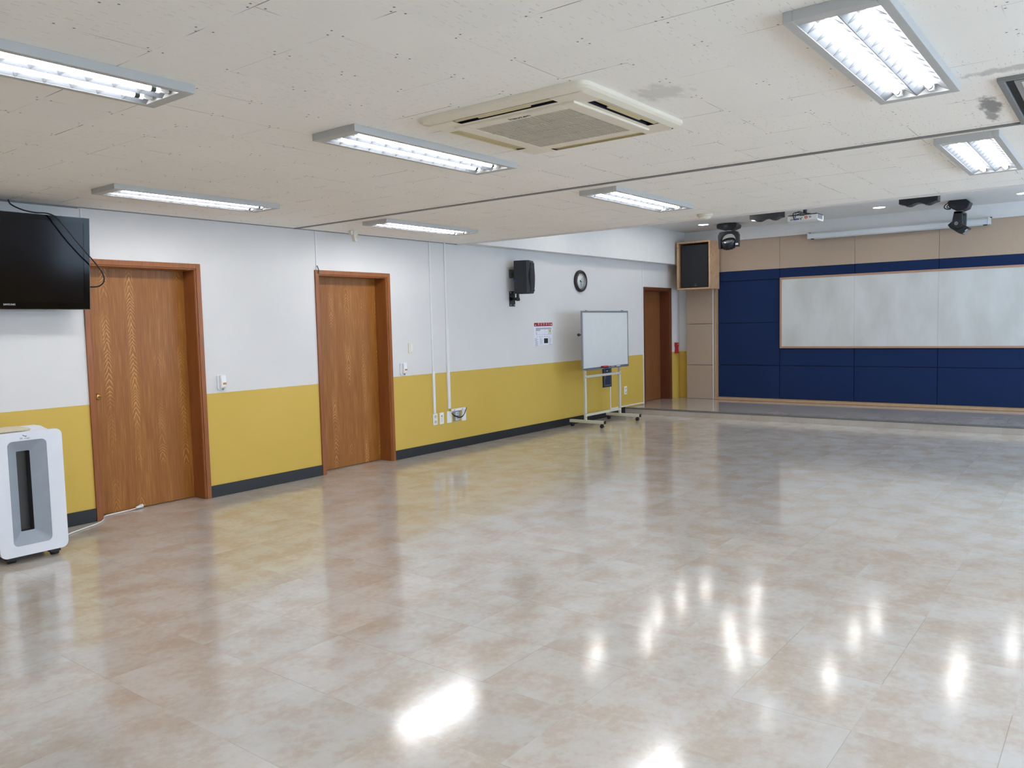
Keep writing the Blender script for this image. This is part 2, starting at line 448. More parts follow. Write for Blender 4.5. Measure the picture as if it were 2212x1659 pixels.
# ------------------------------------------------------------------ mesh helpers
class MB:
    def __init__(s):
        s.v = []; s.f = []; s.sm = []
    def add(s, vs, fs, smooth=False):
        o = len(s.v)
        s.v += [tuple(p) for p in vs]
        s.f += [[i + o for i in f] for f in fs]
        s.sm += [smooth] * len(fs)
        return s
    def box(s, x0, x1, y0, y1, z0, z1):
        x0, x1 = min(x0, x1), max(x0, x1); y0, y1 = min(y0, y1), max(y0, y1); z0, z1 = min(z0, z1), max(z0, z1)
        vs = [(x, y, z) for x in (x0, x1) for y in (y0, y1) for z in (z0, z1)]
        return s.add(vs, [(0, 1, 3, 2), (4, 6, 7, 5), (0, 4, 5, 1), (2, 3, 7, 6), (0, 2, 6, 4), (1, 5, 7, 3)])
    def prism(s, pts, a, b, plane='xy', smooth=False):
        """polygon pts (counter-clockwise) extruded from a to b along the third axis"""
        def P(p, w):
            return {'xy': (p[0], p[1], w), 'xz': (p[0], w, p[1]), 'yz': (w, p[0], p[1])}[plane]
        n = len(pts)
        vs = [P(p, a) for p in pts] + [P(p, b) for p in pts]
        s.add(vs, [list(range(n))[::-1], list(range(n, 2 * n))])
        o = len(s.v) - 2 * n
        s.f += [[o + i, o + (i + 1) % n, o + n + (i + 1) % n, o + n + i] for i in range(n)]
        s.sm += [smooth] * n
        return s
    def tube(s, pts, r, n=10, caps=True, r1=None):
        pts = [Vector(p) for p in pts]
        k = len(pts)
        rings = []
        prev = None
        for i, p in enumerate(pts):
            d = (pts[min(i + 1, k - 1)] - pts[max(i - 1, 0)]).normalized()
            if prev is None:
                a = Vector((0, 0, 1)) if abs(d.z) < 0.9 else Vector((1, 0, 0))
                e = d.cross(a).normalized()
            else:
                e = (prev - d * prev.dot(d)).normalized()
            prev = e
            g = d.cross(e)
            rr = r if r1 is None else r + (r1 - r) * i / (k - 1)
            rings.append([p + (e * math.cos(2 * PI * j / n) + g * math.sin(2 * PI * j / n)) * rr for j in range(n)])
        o = len(s.v)
        for rg in rings: s.v += [tuple(q) for q in rg]
        for i in range(k - 1):
            for j in range(n):
                s.f.append([o + i * n + j, o + i * n + (j + 1) % n, o + (i + 1) * n + (j + 1) % n, o + (i + 1) * n + j]); s.sm.append(True)
        if caps:
            s.f.append([o + j for j in range(n)][::-1]); s.sm.append(False)
            s.f.append([o + (k - 1) * n + j for j in range(n)]); s.sm.append(False)
        return s
    def lathe(s, prof, c=(0, 0, 0), axis='z', n=32, smooth=True, caps=True):
        """profile [(r, h)] turned about axis through c"""
        o = len(s.v)
        def P(r, h, a):
            x, y = r * math.cos(a), r * math.sin(a)
            q = {'z': (x, y, h), 'y': (x, h, y), 'x': (h, x, y)}[axis]
            return (q[0] + c[0], q[1] + c[1], q[2] + c[2])
        for r, h in prof:
            for j in range(n): s.v.append(P(r, h, 2 * PI * j / n))
        for i in range(len(prof) - 1):
            for j in range(n):
                s.f.append([o + i * n + j, o + i * n + (j + 1) % n, o + (i + 1) * n + (j + 1) % n, o + (i + 1) * n + j]); s.sm.append(smooth)
        if caps and prof[0][0] > 1e-6: s.f.append([o + j for j in range(n)]); s.sm.append(False)
        if caps and prof[-1][0] > 1e-6: s.f.append([o + (len(prof) - 1) * n + j for j in range(n)][::-1]); s.sm.append(False)
        return s
    def xf(s, mat):
        s.v = [tuple(mat @ Vector(p)) for p in s.v]
        return s
    def build_each(s, name, mat, parent=None, bevel=0.0):
        """one object for every separate piece"""
        up_ = list(range(len(s.v)))
        def find(i):
            while up_[i] != i: i = up_[i]
            return i
        for f in s.f:
            a = find(f[0])
            for j in f[1:]: up_[find(j)] = a
        groups = {}
        for f, q in zip(s.f, s.sm): groups.setdefault(find(f[0]), []).append((f, q))
        for fs in groups.values():
            mb = MB(); ids = {}
            for f, q in fs:
                for j in f:
                    if j not in ids: ids[j] = len(mb.v); mb.v.append(s.v[j])
                mb.f.append([ids[j] for j in f]); mb.sm.append(q)
            mb.build(name, mat, parent, bevel=bevel)
    def build(s, name, mat, parent=None, loc=None, rot=None, bevel=0.0, segs=2):
        me = bpy.data.meshes.new(name)
        me.from_pydata(s.v, [], s.f)
        me.validate()
        import bmesh
        b = bmesh.new(); b.from_mesh(me)
        if len(b.faces) == len(s.sm):
            for f, q in zip(b.faces, s.sm): f.smooth = q
        bmesh.ops.recalc_face_normals(b, faces=b.faces)
        b.to_mesh(me); b.free()
        o = bpy.data.objects.new(name, me)
        COL.objects.link(o)
        me.materials.append(M[mat] if isinstance(mat, str) else mat)
        if parent: o.parent = parent
        if loc: o.location = loc
        if rot: o.rotation_euler = rot
        if bevel:
            md = o.modifiers.new('bevel', 'BEVEL')
            md.width = bevel; md.segments = segs; md.limit_method = 'ANGLE'; md.angle_limit = 0.7
            md.harden_normals = False
        return o

def rrect(x0, x1, z0, z1, r, n=6):
    pts = []
    for cx, cz, a0 in ((x1 - r, z1 - r, 0), (x0 + r, z1 - r, 90), (x0 + r, z0 + r, 180), (x1 - r, z0 + r, 270)):
        for i in range(n + 1):
            a = math.radians(a0 + 90 * i / n)
            pts.append((cx + r * math.cos(a), cz + r * math.sin(a)))
    return pts

def tag(o, label, cat, group=None, kind=None):
    o['label'] = label; o['category'] = cat
    if group: o['group'] = group
    if kind: o['kind'] = kind
    return o
def thing(name, label, cat, loc=(0, 0, 0), rot=(0, 0, 0), group=None):
    o = bpy.data.objects.new(name, None)
    COL.objects.link(o); o.location = loc; o.rotation_euler = rot
    o.empty_display_size = 0.1
    return tag(o, label, cat, group)
def struct(o, label=None):
    o['kind'] = 'structure'
    if label: o['label'] = label
    return o
def dup(root, loc, label=None, rot=None):
    r = root.copy(); COL.objects.link(r); r.location = loc
    if rot is not None: r.rotation_euler = rot
    if label: r['label'] = label
    for ch in list(root.children):
        c = ch.copy(); COL.objects.link(c); c.parent = r
        for g in list(ch.children):
            d = g.copy(); COL.objects.link(d); d.parent = c
    return r
def text(name, body, size, mat, parent, loc, rot, depth=0.0006, align='CENTER', sx=1.0):
    cu = bpy.data.curves.new(name, 'FONT')
    cu.body = body; cu.size = size; cu.extrude = depth; cu.align_x = align; cu.align_y = 'CENTER'
    cu.resolution_u = 3
    tmp = bpy.data.objects.new(name + '_src', cu)
    COL.objects.link(tmp)
    bpy.context.view_layer.update()
    me = bpy.data.meshes.new_from_object(tmp.evaluated_get(bpy.context.evaluated_depsgraph_get()))
    COL.objects.unlink(tmp); bpy.data.objects.remove(tmp); bpy.data.curves.remove(cu)
    me.materials.clear(); me.materials.append(M[mat])
    o = bpy.data.objects.new(name, me)
    COL.objects.link(o); o.parent = parent; o.location = loc; o.rotation_euler = rot; o.scale = (sx, 1, 1)
    return o
WALLROT = (PI / 2, 0, 0)       # text lying on the left wall, read from inside the room

# ------------------------------------------------------------------ room shell
D1 = (3.12, 4.18); D2 = (5.50, 6.58); D3 = (12.72, 13.81)
DT = 2.185; D3T = 2.175
w = MB()
WT = 0.32
def wseg(x0, x1, z0, z1): w.box(x0, x1, 0, WT, z0, z1)
wseg(X_BACK - 0.2, D1[0] + 0.03, -0.1, H2 + 0.1)
wseg(D1[1] - 0.03, D2[0] + 0.03, -0.1, H2 + 0.1)
wseg(D2[1] - 0.03, D3[0] + 0.03, -0.1, H2 + 0.1)
wseg(D3[1] - 0.03, X_END + 0.2, -0.1, H2 + 0.1)
for (a, b), tt in ((D1, DT), (D2, DT), (D3, D3T)):
    wseg(a + 0.03, b - 0.03, tt - 0.03, H2 + 0.1)
for (a, b), tt in ((D1, DT), (D2, DT), (D3, D3T)):
    w.box(a, b, WT, WT + 0.05, -0.1, tt + 0.1)
struct(w.build('wall_left', 'two_tone_paint'), 'long wall painted white above and mustard yellow below')
# right wall with its windows
w = MB()
xs = [X_BACK - 0.2] + [q for ab in WINS for q in ab[:2]] + [X_END + 0.2]
for i in range(0, len(xs), 2):
    w.box(xs[i], xs[i + 1], ROOM_R - 0.2, ROOM_R, -0.1, H2 + 0.1)
for a, b, z0, z1 in WINS:
    w.box(a, b, ROOM_R - 0.2, ROOM_R, -0.1, z0)
    w.box(a, b, ROOM_R - 0.2, ROOM_R, z1, H2 + 0.1)
struct(w.build('wall_right', 'two_tone_paint'))
for i, (a, b, z0, z1) in enumerate(WINS):
    f = MB()
    f.box(a, b, ROOM_R - 0.14, ROOM_R - 0.06, z0, z0 + 0.06).box(a, b, ROOM_R - 0.14, ROOM_R - 0.06, z1 - 0.06, z1)
    for q in (a, (a + b) / 2 - 0.03, b - 0.06): f.box(q, q + 0.06, ROOM_R - 0.14, ROOM_R - 0.06, z0 + 0.06, z1 - 0.06)
    fo = struct(f.build('window_%d' % (i + 1), 'window_frame_white'))
    for q0, q1 in ((a + 0.06, (a + b) / 2 - 0.03), ((a + b) / 2 + 0.03, b - 0.06)):
        MB().box(q0, q1, ROOM_R - 0.104, ROOM_R - 0.098, z0 + 0.06, z1 - 0.06).build('pane', 'window_glass', fo)
struct(MB().box(X_BACK - 0.2, X_BACK, ROOM_R - 0.2, 0, -0.1, H2 + 0.1).build('wall_back', 'two_tone_paint'))
struct(MB().box(X_BACK - 0.2, X_STAGE, ROOM_R - 0.2, 0.45, -0.1, 0).build('floor', 'floor_tile'),
       'shiny beige marbled vinyl tile floor')
s = struct(MB().box(X_STAGE, X_END + 0.2, ROOM_R - 0.2, 0.45, -0.1, HS - 0.002).build('stage_floor', 'stage_tile'),
       'low stage one step above the hall floor')
struct(MB().box(X_STAGE - 0.006, X_STAGE + 0.095, ROOM_R, 0, HS - 0.016, HS + 0.002).build('trim_1', 'nosing_metal', bevel=0.003),
       'grey metal nosing along the stage edge')
cm = MB().box(X_BACK - 0.2, X_STEP, ROOM_R - 0.2, 0, H1, H1 + 0.06)
struct(cm.build('ceiling', 'ceiling_board'), 'low ceiling of pale screwed mineral boards')
# raised ceiling over the front of the hall and stage, its fascia, side beam and bulkhead
struct(MB().box(X_STEP - 0.1, X_END + 0.2, ROOM_R - 0.2, 0, H2, H2 + 0.06).build('ceiling_raised', 'white_paint'))
struct(MB().box(X_STEP - 0.03, X_STEP + 0.02, ROOM_R, 0, H1 + 0.005, H2).box(X_STEP - 0.035, X_STEP + 0.03, ROOM_R, 0, H1 - 0.012, H1 + 0.02).build('trim_2', 'white_paint'),
       'edge where the low ceiling stops')
struct(MB().box(X_STEP + 0.03, X_END, -0.17, 0, H1, H2).build('beam_left', 'white_paint'), 'white beam along the top of the long wall')
struct(MB().box(5.255, 5.291, ROOM_R, 0, H1 - 0.008, H1 + 0.01).build('trim_3', 'grey_metal'), 'thin grey strip across the ceiling')
struct(MB().box(X_BACK, D1[0], -0.008, 0, H1 - 0.014, H1).box(X_BACK, X_STEP, -0.012, 0, H1 - 0.007, H1 + 0.002).build('trim_4', 'grey_metal'))
# baseboards
for nm, a, b in (('baseboard_left', X_BACK, D1[0]), ('baseboard_middle', D1[1], D2[0]), ('baseboard_far', D2[1], X_STAGE - 0.006)):
    struct(MB().box(a, b, -0.012, 0, 0.0, 0.112).build(nm, 'black_rubber', bevel=0.003))
# stage back wall
ws = struct(MB().box(X_END, X_END + 0.2, ROOM_R - 0.2, 0, -0.1, H2 + 0.1).build('wall_stage', 'two_tone_paint'),
            'stage wall clad in navy and beige fabric panels')
BK = 14.15
yy = [-0.80, -1.94, -3.19, -4.44, -5.69, -6.94, -8.08]
zz = [0.14, 0.732, 1.497, 2.255, 2.435]
G = 0.004
for i in range(6):
    for j in range(4):
        MB().box(BK - 0.03, X_END, yy[i + 1] + G, yy[i] - G, zz[j] + G, zz[j + 1] - (G if j < 3 else 0)).build('navy_panel', 'navy_fabric', ws, bevel=0.004)
    MB().box(BK - 0.034, X_END, yy[i + 1] + G / 2, yy[i] - G / 2, 2.436, 3.0).build('beige_panel', 'beige_fabric', ws, bevel=0.003)
MB().box(BK + 0.005, X_END, -8.08, -0.80, 0.1, 3.0).build('panel_backing', 'navy_void', ws)
MB().box(13.99, X_END, -8.08, -0.775, HS, 0.142).build('plinth', 'light_wood_trim', ws, bevel=0.003)
for s0, s1 in ((-0.215, -0.755), (-8.125, -8.665)):
    z4 = [HS, 0.732, 1.495, 2.255, 3.0]
    for j in range(4):
        MB().box(14.02, X_END, s1, s0, z4[j] + (G if j else 0), z4[j + 1] - G).build('beige_panel', 'beige_fabric', ws, bevel=0.004)
for s0, s1 in ((-0.765, -0.80), (-8.08, -8.115)):
    MB().box(14.025, X_END, s1, s0, HS, 3.0).build('wood_edge', 'light_wood_trim', ws)
struct(MB().box(14.012, 14.024, -0.757, -0.735, HS, 3.0).build('trim_5', 'screen_case'))
struct(MB().box(14.07, X_END, ROOM_R, -0.17, 3.0, H2).box(14.05, X_END, ROOM_R, -0.17, 2.985, 3.005).build('bulkhead_stage', 'white_paint'),
       'white bulkhead above the stage wall panels')

# ------------------------------------------------------------------ doors
def door(n, a, b, top, z0, leaf, frame, dep, label, knob=False):
    f = MB()
    T = 0.045
    for q0, q1 in ((a, a + T), (b - T, b)):
        f.box(q0, q1, -0.018, 0.02, z0, top)                    # architrave
    f.box(a + T, b - T, -0.018, 0.02, top - T, top)
    i0, i1, it = a + 0.03, b - 0.03, top - 0.03
    f.box(i0, i0 + 0.03, 0.0, dep + 0.04, z0, it).box(i1 - 0.03, i1, 0.0, dep + 0.04, z0, it).box(i0 + 0.03, i1 - 0.03, 0.0, dep + 0.04, it - 0.03, it)
    # second step of the moulding
    f.box(a + T - 0.004, a + T + 0.012, -0.008, 0.03, z0, top - T).box(b - T - 0.012, b - T + 0.004, -0.008, 0.03, z0, top - T).box(a + T, b - T, -0.008, 0.03, top - T - 0.012, top - T + 0.004)
    fo = struct(f.build('door_%d' % n, frame, bevel=0.004), label)
    MB().box(i0 + 0.03, i1 - 0.03, dep, dep + 0.04, z0 + 0.006, it - 0.03).build('door_leaf', leaf, fo)
    if knob:
        k = MB().lathe([(0.0, -0.062), (0.018, -0.061), (0.026, -0.05), (0.027, -0.038), (0.02, -0.026), (0.011, -0.02), (0.011, -0.008), (0.030, -0.005), (0.032, 0.0)], (a + 0.135, dep, 1.03), 'y', 24)
        kb = k.build('door_knob', 'brass', fo)
        MB().lathe([(0.0, -0.066), (0.007, -0.066), (0.007, -0.06)], (a + 0.135, dep, 1.03), 'y', 12).build('keyhole', 'socket_dark', kb)
    return fo
door(1, D1[0], D1[1], DT, 0.0, 'door_oak', 'door_frame_wood', 0.18, 'nearest oak veneer door, brass knob, beside the air purifier', True)
door(2, D2[0], D2[1], DT, 0.0, 'door_oak', 'door_frame_wood', 0.18, 'middle oak veneer door in the long wall')
door(3, D3[0], D3[1], D3T, HS, 'dark_door_wood', 'dark_frame_wood', 0.20, 'farthest brown door, up on the stage')

# ------------------------------------------------------------------ fluorescent ceiling lamps
LX, LY, LD = 1.37, 0.335, 0.037
def make_lamp():
    root = thing('ceiling_lamp', 'lamp', 'lamp', (3.52, -3.50, H1), group='twin tube ceiling lamps in the low ceiling')
    hx, hy = LX / 2, LY / 2
    rim = 0.034
    f = MB()
    f.box(-hx, hx, -hy, -hy + rim, -LD, 0).box(-hx, hx, hy - rim, hy, -LD, 0)
    f.box(-hx, -hx + rim * 1.6, -hy + rim, hy - rim, -LD, 0).box(hx - rim * 1.6, hx, -hy + rim, hy - rim, -LD, 0)
    f.build('housing', 'lamp_housing', root, bevel=0.002)
    ix, iy = hx - rim * 1.6, hy - rim
    MB().box(-ix, ix, -iy, iy, -0.003, 0.0).build('reflector', 'reflector', root)
    # louvre: centre rib, side wings and tapered cross blades
    l = MB()
    for y0 in (-1, 1):
        l.add([(-ix, y0 * iy, -LD + 0.001), (ix, y0 * iy, -LD + 0.001), (ix, y0 * (iy - 0.038), -0.012), (-ix, y0 * (iy - 0.038), -0.012)], [(0, 1, 2, 3)])
    l.add([(-ix, 0.002, -LD + 0.001), (ix, 0.002, -LD + 0.001), (ix, 0.036, -0.012), (-ix, 0.036, -0.012),
           (-ix, -0.002, -LD + 0.001), (ix, -0.002, -LD + 0.001), (ix, -0.036, -0.012), (-ix, -0.036, -0.012)], [(0, 1, 2, 3), (4, 5, 6, 7), (0, 1, 5, 4)])
    N = 12
    for c in (-1, 1):
        yc = c * iy / 2
        hw = iy / 2 - 0.001
        for k in range(1, N):
            xx = -ix + 2 * ix * k / N
            # low V blades under the tube, higher wings at both sides
            for s_ in (-1, 1):
                a = yc + s_ * hw; b = yc + s_ * 0.016
                l.add([(xx - 0.0015, a, -LD + 0.001), (xx - 0.0015, b, -0.017), (xx - 0.030, b, -0.008), (xx - 0.034, a, -0.004),
                       (xx + 0.0015, a, -LD + 0.001), (xx + 0.0015, b, -0.017), (xx + 0.030, b, -0.008), (xx + 0.034, a, -0.004)],
                      [(0, 1, 2, 3), (4, 5, 6, 7), (0, 1, 5, 4), (1, 2, 6, 5)])
    l.build('louvre', 'louvre_metal', root)
    for c in (-1, 1):
        yc = c * iy / 2
        MB().tube([(-ix + 0.05, yc, -0.023), (ix - 0.05, yc, -0.023)], 0.0125, 10).build('tube', 'tube_light', root)
        s_ = MB()
        for e in (-1, 1):
            s_.box(e * (ix - 0.05), e * (ix - 0.012), yc - 0.012, yc + 0.012, -0.03, -0.003)
        s_.build_each('lamp_holder', 'reflector', root)
        MB().lathe([(0.0132, -0.004), (0.0136, 0.0), (0.0132, 0.018)], (ix - 0.085, yc, -0.0233), 'x', 10).build('starter', 'socket_dark', root)
    return root
lamp0 = make_lamp()
LAMPS = [
    (1.27, -3.50, 'twin tube ceiling lamp cut off by the left edge of the photo'),
    (3.50, -1.06, 'twin tube ceiling lamp above the nearest door, by the television'),
    (6.12, -1.01, 'twin tube ceiling lamp beyond the grey strip, close to the long wall'),
    (6.12, -3.52, 'twin tube ceiling lamp beyond the grey strip, next to the smoke detector'),
    (3.50, -6.02, 'large bright ceiling lamp at the top right of the photo'),
    (6.06, -6.04, 'bright ceiling lamp beyond the grey strip at the right edge'),
    (1.27, -1.03, 'twin tube ceiling lamp outside the photo, behind the television side'),  # this lamp and the rest are unseen, added for their light
    (1.27, -6.02, 'twin tube ceiling lamp overhead near the camera, outside the photo'),
    (3.50, -8.10, 'twin tube ceiling lamp by the windows, outside the photo'),
    (6.06, -8.10, 'twin tube ceiling lamp by the windows beyond the grey strip, outside the photo'),
]
lamp0['label'] = 'twin tube ceiling lamp beside the ceiling air conditioner'
for x_, y_, lb in LAMPS:
    dup(lamp0, (x_, y_, H1), lb)

# ------------------------------------------------------------------ ceiling air conditioner
ac = thing('air_conditioner', 'cream four-way ceiling air conditioner cassette with slatted centre grille', 'air conditioner', (3.48, -4.45, H1))
def ring(mb, pts_o, pts_i, z0, z1):
    n = len(pts_o)
    vs = [(p[0], p[1], z0) for p in pts_o] + [(p[0], p[1], z1) for p in pts_i]
    mb.add(vs, [[i, (i + 1) % n, n + (i + 1) % n, n + i] for i in range(n)], True)
# body as frame pieces around four slots and the grille
b = MB()
R = 0.5
o1 = rrect(-R, R, -R, R, 0.055); o2 = rrect(-R + 0.012, R - 0.012, -R + 0.012, R - 0.012, 0.05); o3 = rrect(-R + 0.05, R - 0.05, -R + 0.05, R - 0.05, 0.03)
ring(b, o1, o1, 0.0, -0.016); ring(b, o1, o2, -0.016, -0.026); ring(b, o2, o3, -0.026, -0.038)
zf = -0.038
SI, SO, SL = 0.385, 0.455, 0.29      # slot inner, outer, half length
def q4(x0, x1, y0, y1, z=zf): b.add([(x0, y0, z), (x1, y0, z), (x1, y1, z), (x0, y1, z)], [(0, 1, 2, 3)])
E_ = R - 0.05 + 0.006
for sx in (-1, 1):
    q4(sx * SO, sx * E_, -E_, E_); q4(sx * SI, sx * SO, -E_, -SL); q4(sx * SI, sx * SO, SL, E_)
for sy_ in (-1, 1):
    q4(-SI, SI, sy_ * SO, sy_ * E_); q4(-SI, -SL, sy_ * SI, sy_ * SO); q4(SL, SI, sy_ * SI, sy_ * SO)
    q4(-SI, SI, sy_ * 0.36, sy_ * SI)
for sx in (-1, 1): q4(sx * 0.36, sx * SI, -0.36, 0.36)
b.build('cassette_panel', 'ac_plastic', ac)
v_ = MB().box(-0.46, 0.46, -0.46, 0.46, -0.006, -0.001)
v_.build('outlet_shade', 'navy_void', ac)  # dark sheet carries the shade inside the outlets as colour
for sx, wm_ in ((-1, 'navy_void'), (1, 'ac_flap')):  # near slot walls painted dark as recess shade, far ones left beige
    sl = MB()
    for p0 in (SI, SO):
        sl.add([(sx * p0, -SL, zf), (sx * p0, SL, zf), (sx * p0, SL, -0.006), (sx * p0, -SL, -0.006)], [(0, 1, 2, 3)])
        sl.add([(-SL, sx * p0, zf), (SL, sx * p0, zf), (SL, sx * p0, -0.006), (-SL, sx * p0, -0.006)], [(0, 1, 2, 3)])
    sl.build('slot_wall', wm_, ac)
def flap(sgn, axis, opened):
    f = MB()
    c = (SI + SO) / 2
    # profile across the slot: opened flaps tilt down
    if opened: pr = [(c + 0.002, -0.037), (c + 0.028, -0.034), (c + 0.028, -0.030), (c + 0.002, -0.033)]
    else: pr = [(SI + 0.0005, -0.035), (SO - 0.0005, -0.029), (SO - 0.0005, -0.025), (SI + 0.0005, -0.031)]; wide_end = 0.001
    wide = 0.155
    for a0, a1, inner in ((-SL + 0.001, -wide, 0), (-wide, wide, 1), (wide, SL - 0.001, 0)):
        p = [list(q) for q in pr]
        if inner and opened:
            p[0][0] -= 0.014; p[3][0] -= 0.014
            p[0][1] -= 0.002
        pts = [(sgn * q[0], q[1]) for q in p]
        f.prism(pts, a0, a1, 'xz' if axis == 'x' else 'yz')
    return f.build('flap', 'ac_flap', ac)
flap(-1, 'x', True); flap(-1, 'y', True); flap(1, 'x', False); flap(1, 'y', False)
g = MB()
g.box(-0.36, 0.36, -0.36, -0.285, -0.048, -0.034).box(-0.36, 0.36, 0.285, 0.36, -0.048, -0.034)
g.box(-0.36, -0.285, -0.285, 0.285, -0.048, -0.034).box(0.285, 0.36, -0.285, 0.285, -0.048, -0.034)
gf = g.build('grille_frame', 'ac_plastic', ac, bevel=0.004)
gg = MB().box(-0.285, 0.285, -0.285, 0.285, -0.036, -0.034)
for k in range(38):
    q = -0.28 + k * 0.56 / 37
    gg.box(-0.285, 0.285, q - 0.0045, q + 0.0045, -0.046, -0.037)
for q in (-0.14, 0.0, 0.14): gg.box(q - 0.004, q + 0.004, -0.285, 0.285, -0.0475, -0.037)
gg.build('intake_grille', 'ac_grille', gf)
text('lettering', 'hauzen', 0.040, 'ink_black', ac, (-0.318, -0.02, -0.0486), (PI, 0, -PI / 2), 0.0004, sx=1.1)
MB().lathe([(0.0, -0.041), (0.004, -0.041), (0.004, -0.038)], (0.43, -0.455, 0), 'z', 10).build('indicator_light', 'ink_black', ac)

# ventilation unit at the right edge
vt = thing('ceiling_vent', 'square framed ceiling unit with dark gap, cut off by the right edge', 'vent', (4.74, -6.85, H1))
hv = 0.525
v = MB()
for a0, a1 in ((-hv, -hv + 0.026), (hv - 0.026, hv)):
    v.box(a0, a1, -hv, hv, -0.016, 0); v.box(-hv + 0.026, hv - 0.026, a0, a1, -0.016, 0)
v.build('outer_frame', 'grey_metal', vt, bevel=0.002)
MB().box(-hv + 0.02, hv - 0.02, -hv + 0.02, hv - 0.02, -0.003, 0).build('gap_shade', 'gap_shade_black', vt)  # black slab paints the shade of a recess that has no depth
MB().box(-0.465, 0.465, -0.465, 0.465, -0.012, -0.003).build('panel_edge', 'vent_grey', vt)
MB().box(-0.44, 0.44, -0.44, 0.44, -0.015, -0.012).build('centre_panel', 'cream_plastic', vt, bevel=0.001)

# smoke detector
sd = thing('smoke_detector', 'round cream smoke detector near the edge of the low ceiling', 'smoke detector', (7.52, -3.48, H1))
MB().lathe([(0.075, 0.0), (0.075, -0.018), (0.066, -0.024), (0.0, -0.024)], n=28).build('base', 'detector_ivory', sd)
MB().lathe([(0.058, -0.022), (0.056, -0.036), (0.044, -0.046), (0.0, -0.05)], n=28).build('sensor_head', 'detector_ivory', sd)

# motion detector / small camera on the ceiling over the middle door
cc = thing('motion_sensor', 'small cream motion sensor on a ceiling bracket above the middle door', 'sensor', (5.84, -0.25, H1))
MB().lathe([(0.03, 0.0), (0.03, -0.01), (0.0, -0.012)], n=18).build('mounting_plate', 'cream_plastic', cc)
MB().box(-0.048, -0.02, -0.02, 0.025, -0.05, -0.004).build('bracket', 'cream_plastic', cc, bevel=0.004)
MB().prism([(-0.012, -0.003), (0.045, -0.006), (0.050, -0.045), (0.030, -0.060), (0.024, -0.078), (0.040, -0.095), (0.036, -0.118), (0.006, -0.116), (-0.004, -0.085), (-0.012, -0.05)], -0.02, 0.025, 'xz').build('sensor_body', 'cream_plastic', cc, bevel=0.005)
MB().box(-0.022, -0.008, -0.012, 0.012, -0.016, -0.004).build('cable_plug', 'ink_black', cc)

# ------------------------------------------------------------------ things on the long wall
def conduit(name, pts_boxes, mat, label):
    c = MB()
    for bx in pts_boxes: c.box(*bx)
    return tag(c.build(name, mat, bevel=0.002), label, 'cable conduit')
conduit('cable_conduit', [(7.258, 7.276, -0.012, 0, 1.0, H1), (7.252, 7.290, -0.018, 0, 0.487, 1.01)], 'wall_trim_white', 'thin white cable conduit running down to the leftmost wall socket')
conduit('cable_conduit', [(7.528, 7.550, -0.014, 0, 1.52, H1), (7.520, 7.566, -0.020, 0, 0.52, 1.53)], 'wall_trim_white', 'wider white cable conduit ending at the black looped cables')
conduit('cable_conduit', [(5.524, 5.536, -0.008, 0, 2.19, H1)], 'wall_trim_white', 'thin white cable conduit above the middle door')
tag(MB().tube([(5.530, -0.012, 2.23), (5.535, -0.026, 2.20), (5.545, -0.028, 2.17), (5.540, -0.022, 2.15)], 0.005, 8).build('cable_end', 'junction_grey'), 'short grey cable end at the corner of the middle door frame', 'cable')
conduit('cable_conduit', [(3.136, 3.146, -0.006, 0, 2.21, H1 - 0.01)], 'wall_trim_white', 'thin white cable conduit beside the television')
conduit('trim_strip', [(12.694, 12.716, -0.012, 0, 0.10, 2.6)], 'wall_trim_white', 'white vertical trim strip left of the stage door')
conduit('cable_conduit', [(11.53, 12.69, -0.014, 0, 0.118, 0.138)], 'wall_trim_white', 'low horizontal white cable conduit behind the mobile whiteboard')
conduit('cable_conduit', [(11.525, 11.553, -0.012, 0, 0.138, 0.50)], 'wall_trim_white', 'white cable conduit dropping from the navy board behind the mobile whiteboard')

def plate(x0, x1, z0, z1, name, label, cat, mat='plastic_white', d=0.01):
    cx, cz = (x0 + x1) / 2, (z0 + z1) / 2
    r = thing(name, label, cat, (cx, 0, cz))
    hx, hz = (x1 - x0) / 2, (z1 - z0) / 2
    MB().box(-hx, hx, -d, 0, -hz, hz).build('cover_plate', mat, r, bevel=0.003)
    return r, hx, hz
def sockets(r, s=0.021, zs=(-0.033, 0.033), y=-0.01):
    for z in zs:
        k = MB().lathe([(s, 0.0), (s, -0.003), (s * 0.86, -0.003), (s * 0.82, -0.0005), (0.0, -0.0005)], (0, y, z), 'y', 20)
        so = k.build('socket', 'cream_plastic', r)
        h = MB()
        for dx in (-0.009, 0.009):
            h.lathe([(0.0, -0.0015), (0.0034, -0.0015), (0.0034, 0.0)], (dx, y - 0.0003, z), 'y', 8)
        h.lathe([(s * 0.86, -0.0032), (s * 0.80, -0.0032)], (0, y, z), 'y', 20, caps=False)
        h.build_each('socket_hole', 'ink_black', so)
r, hx, hz = plate(7.243, 7.322, 0.340, 0.482, 'wall_socket', 'double wall socket, leftmost of the five plates', 'socket'); sockets(r)
r, hx, hz = plate(7.362, 7.438, 0.338, 0.482, 'wall_plate', 'white wall plate with a beige insert, second of the five plates', 'wall plate')
MB().box(-0.015, 0.012, -0.013, -0.009, -0.045, 0.018).build('insert', 'cream_plastic', r, bevel=0.002)
MB().lathe([(0.0, -0.003), (0.010, -0.003), (0.010, 0.0)], (-0.001, -0.01, 0.030), 'y', 12).build('jack', 'amber', r)
r, hx, hz = plate(7.500, 7.588, 0.338, 0.486, 'wall_plate', 'blank white wall plate left of the steel socket plate, tilted slightly', 'wall plate')
r.rotation_euler = (0, math.radians(2.5), 0)
r, hx, hz = plate(7.625, 7.748, 0.345, 0.478, 'wall_socket', 'steel double socket plate behind the looped black cables', 'socket', 'steel_plate')
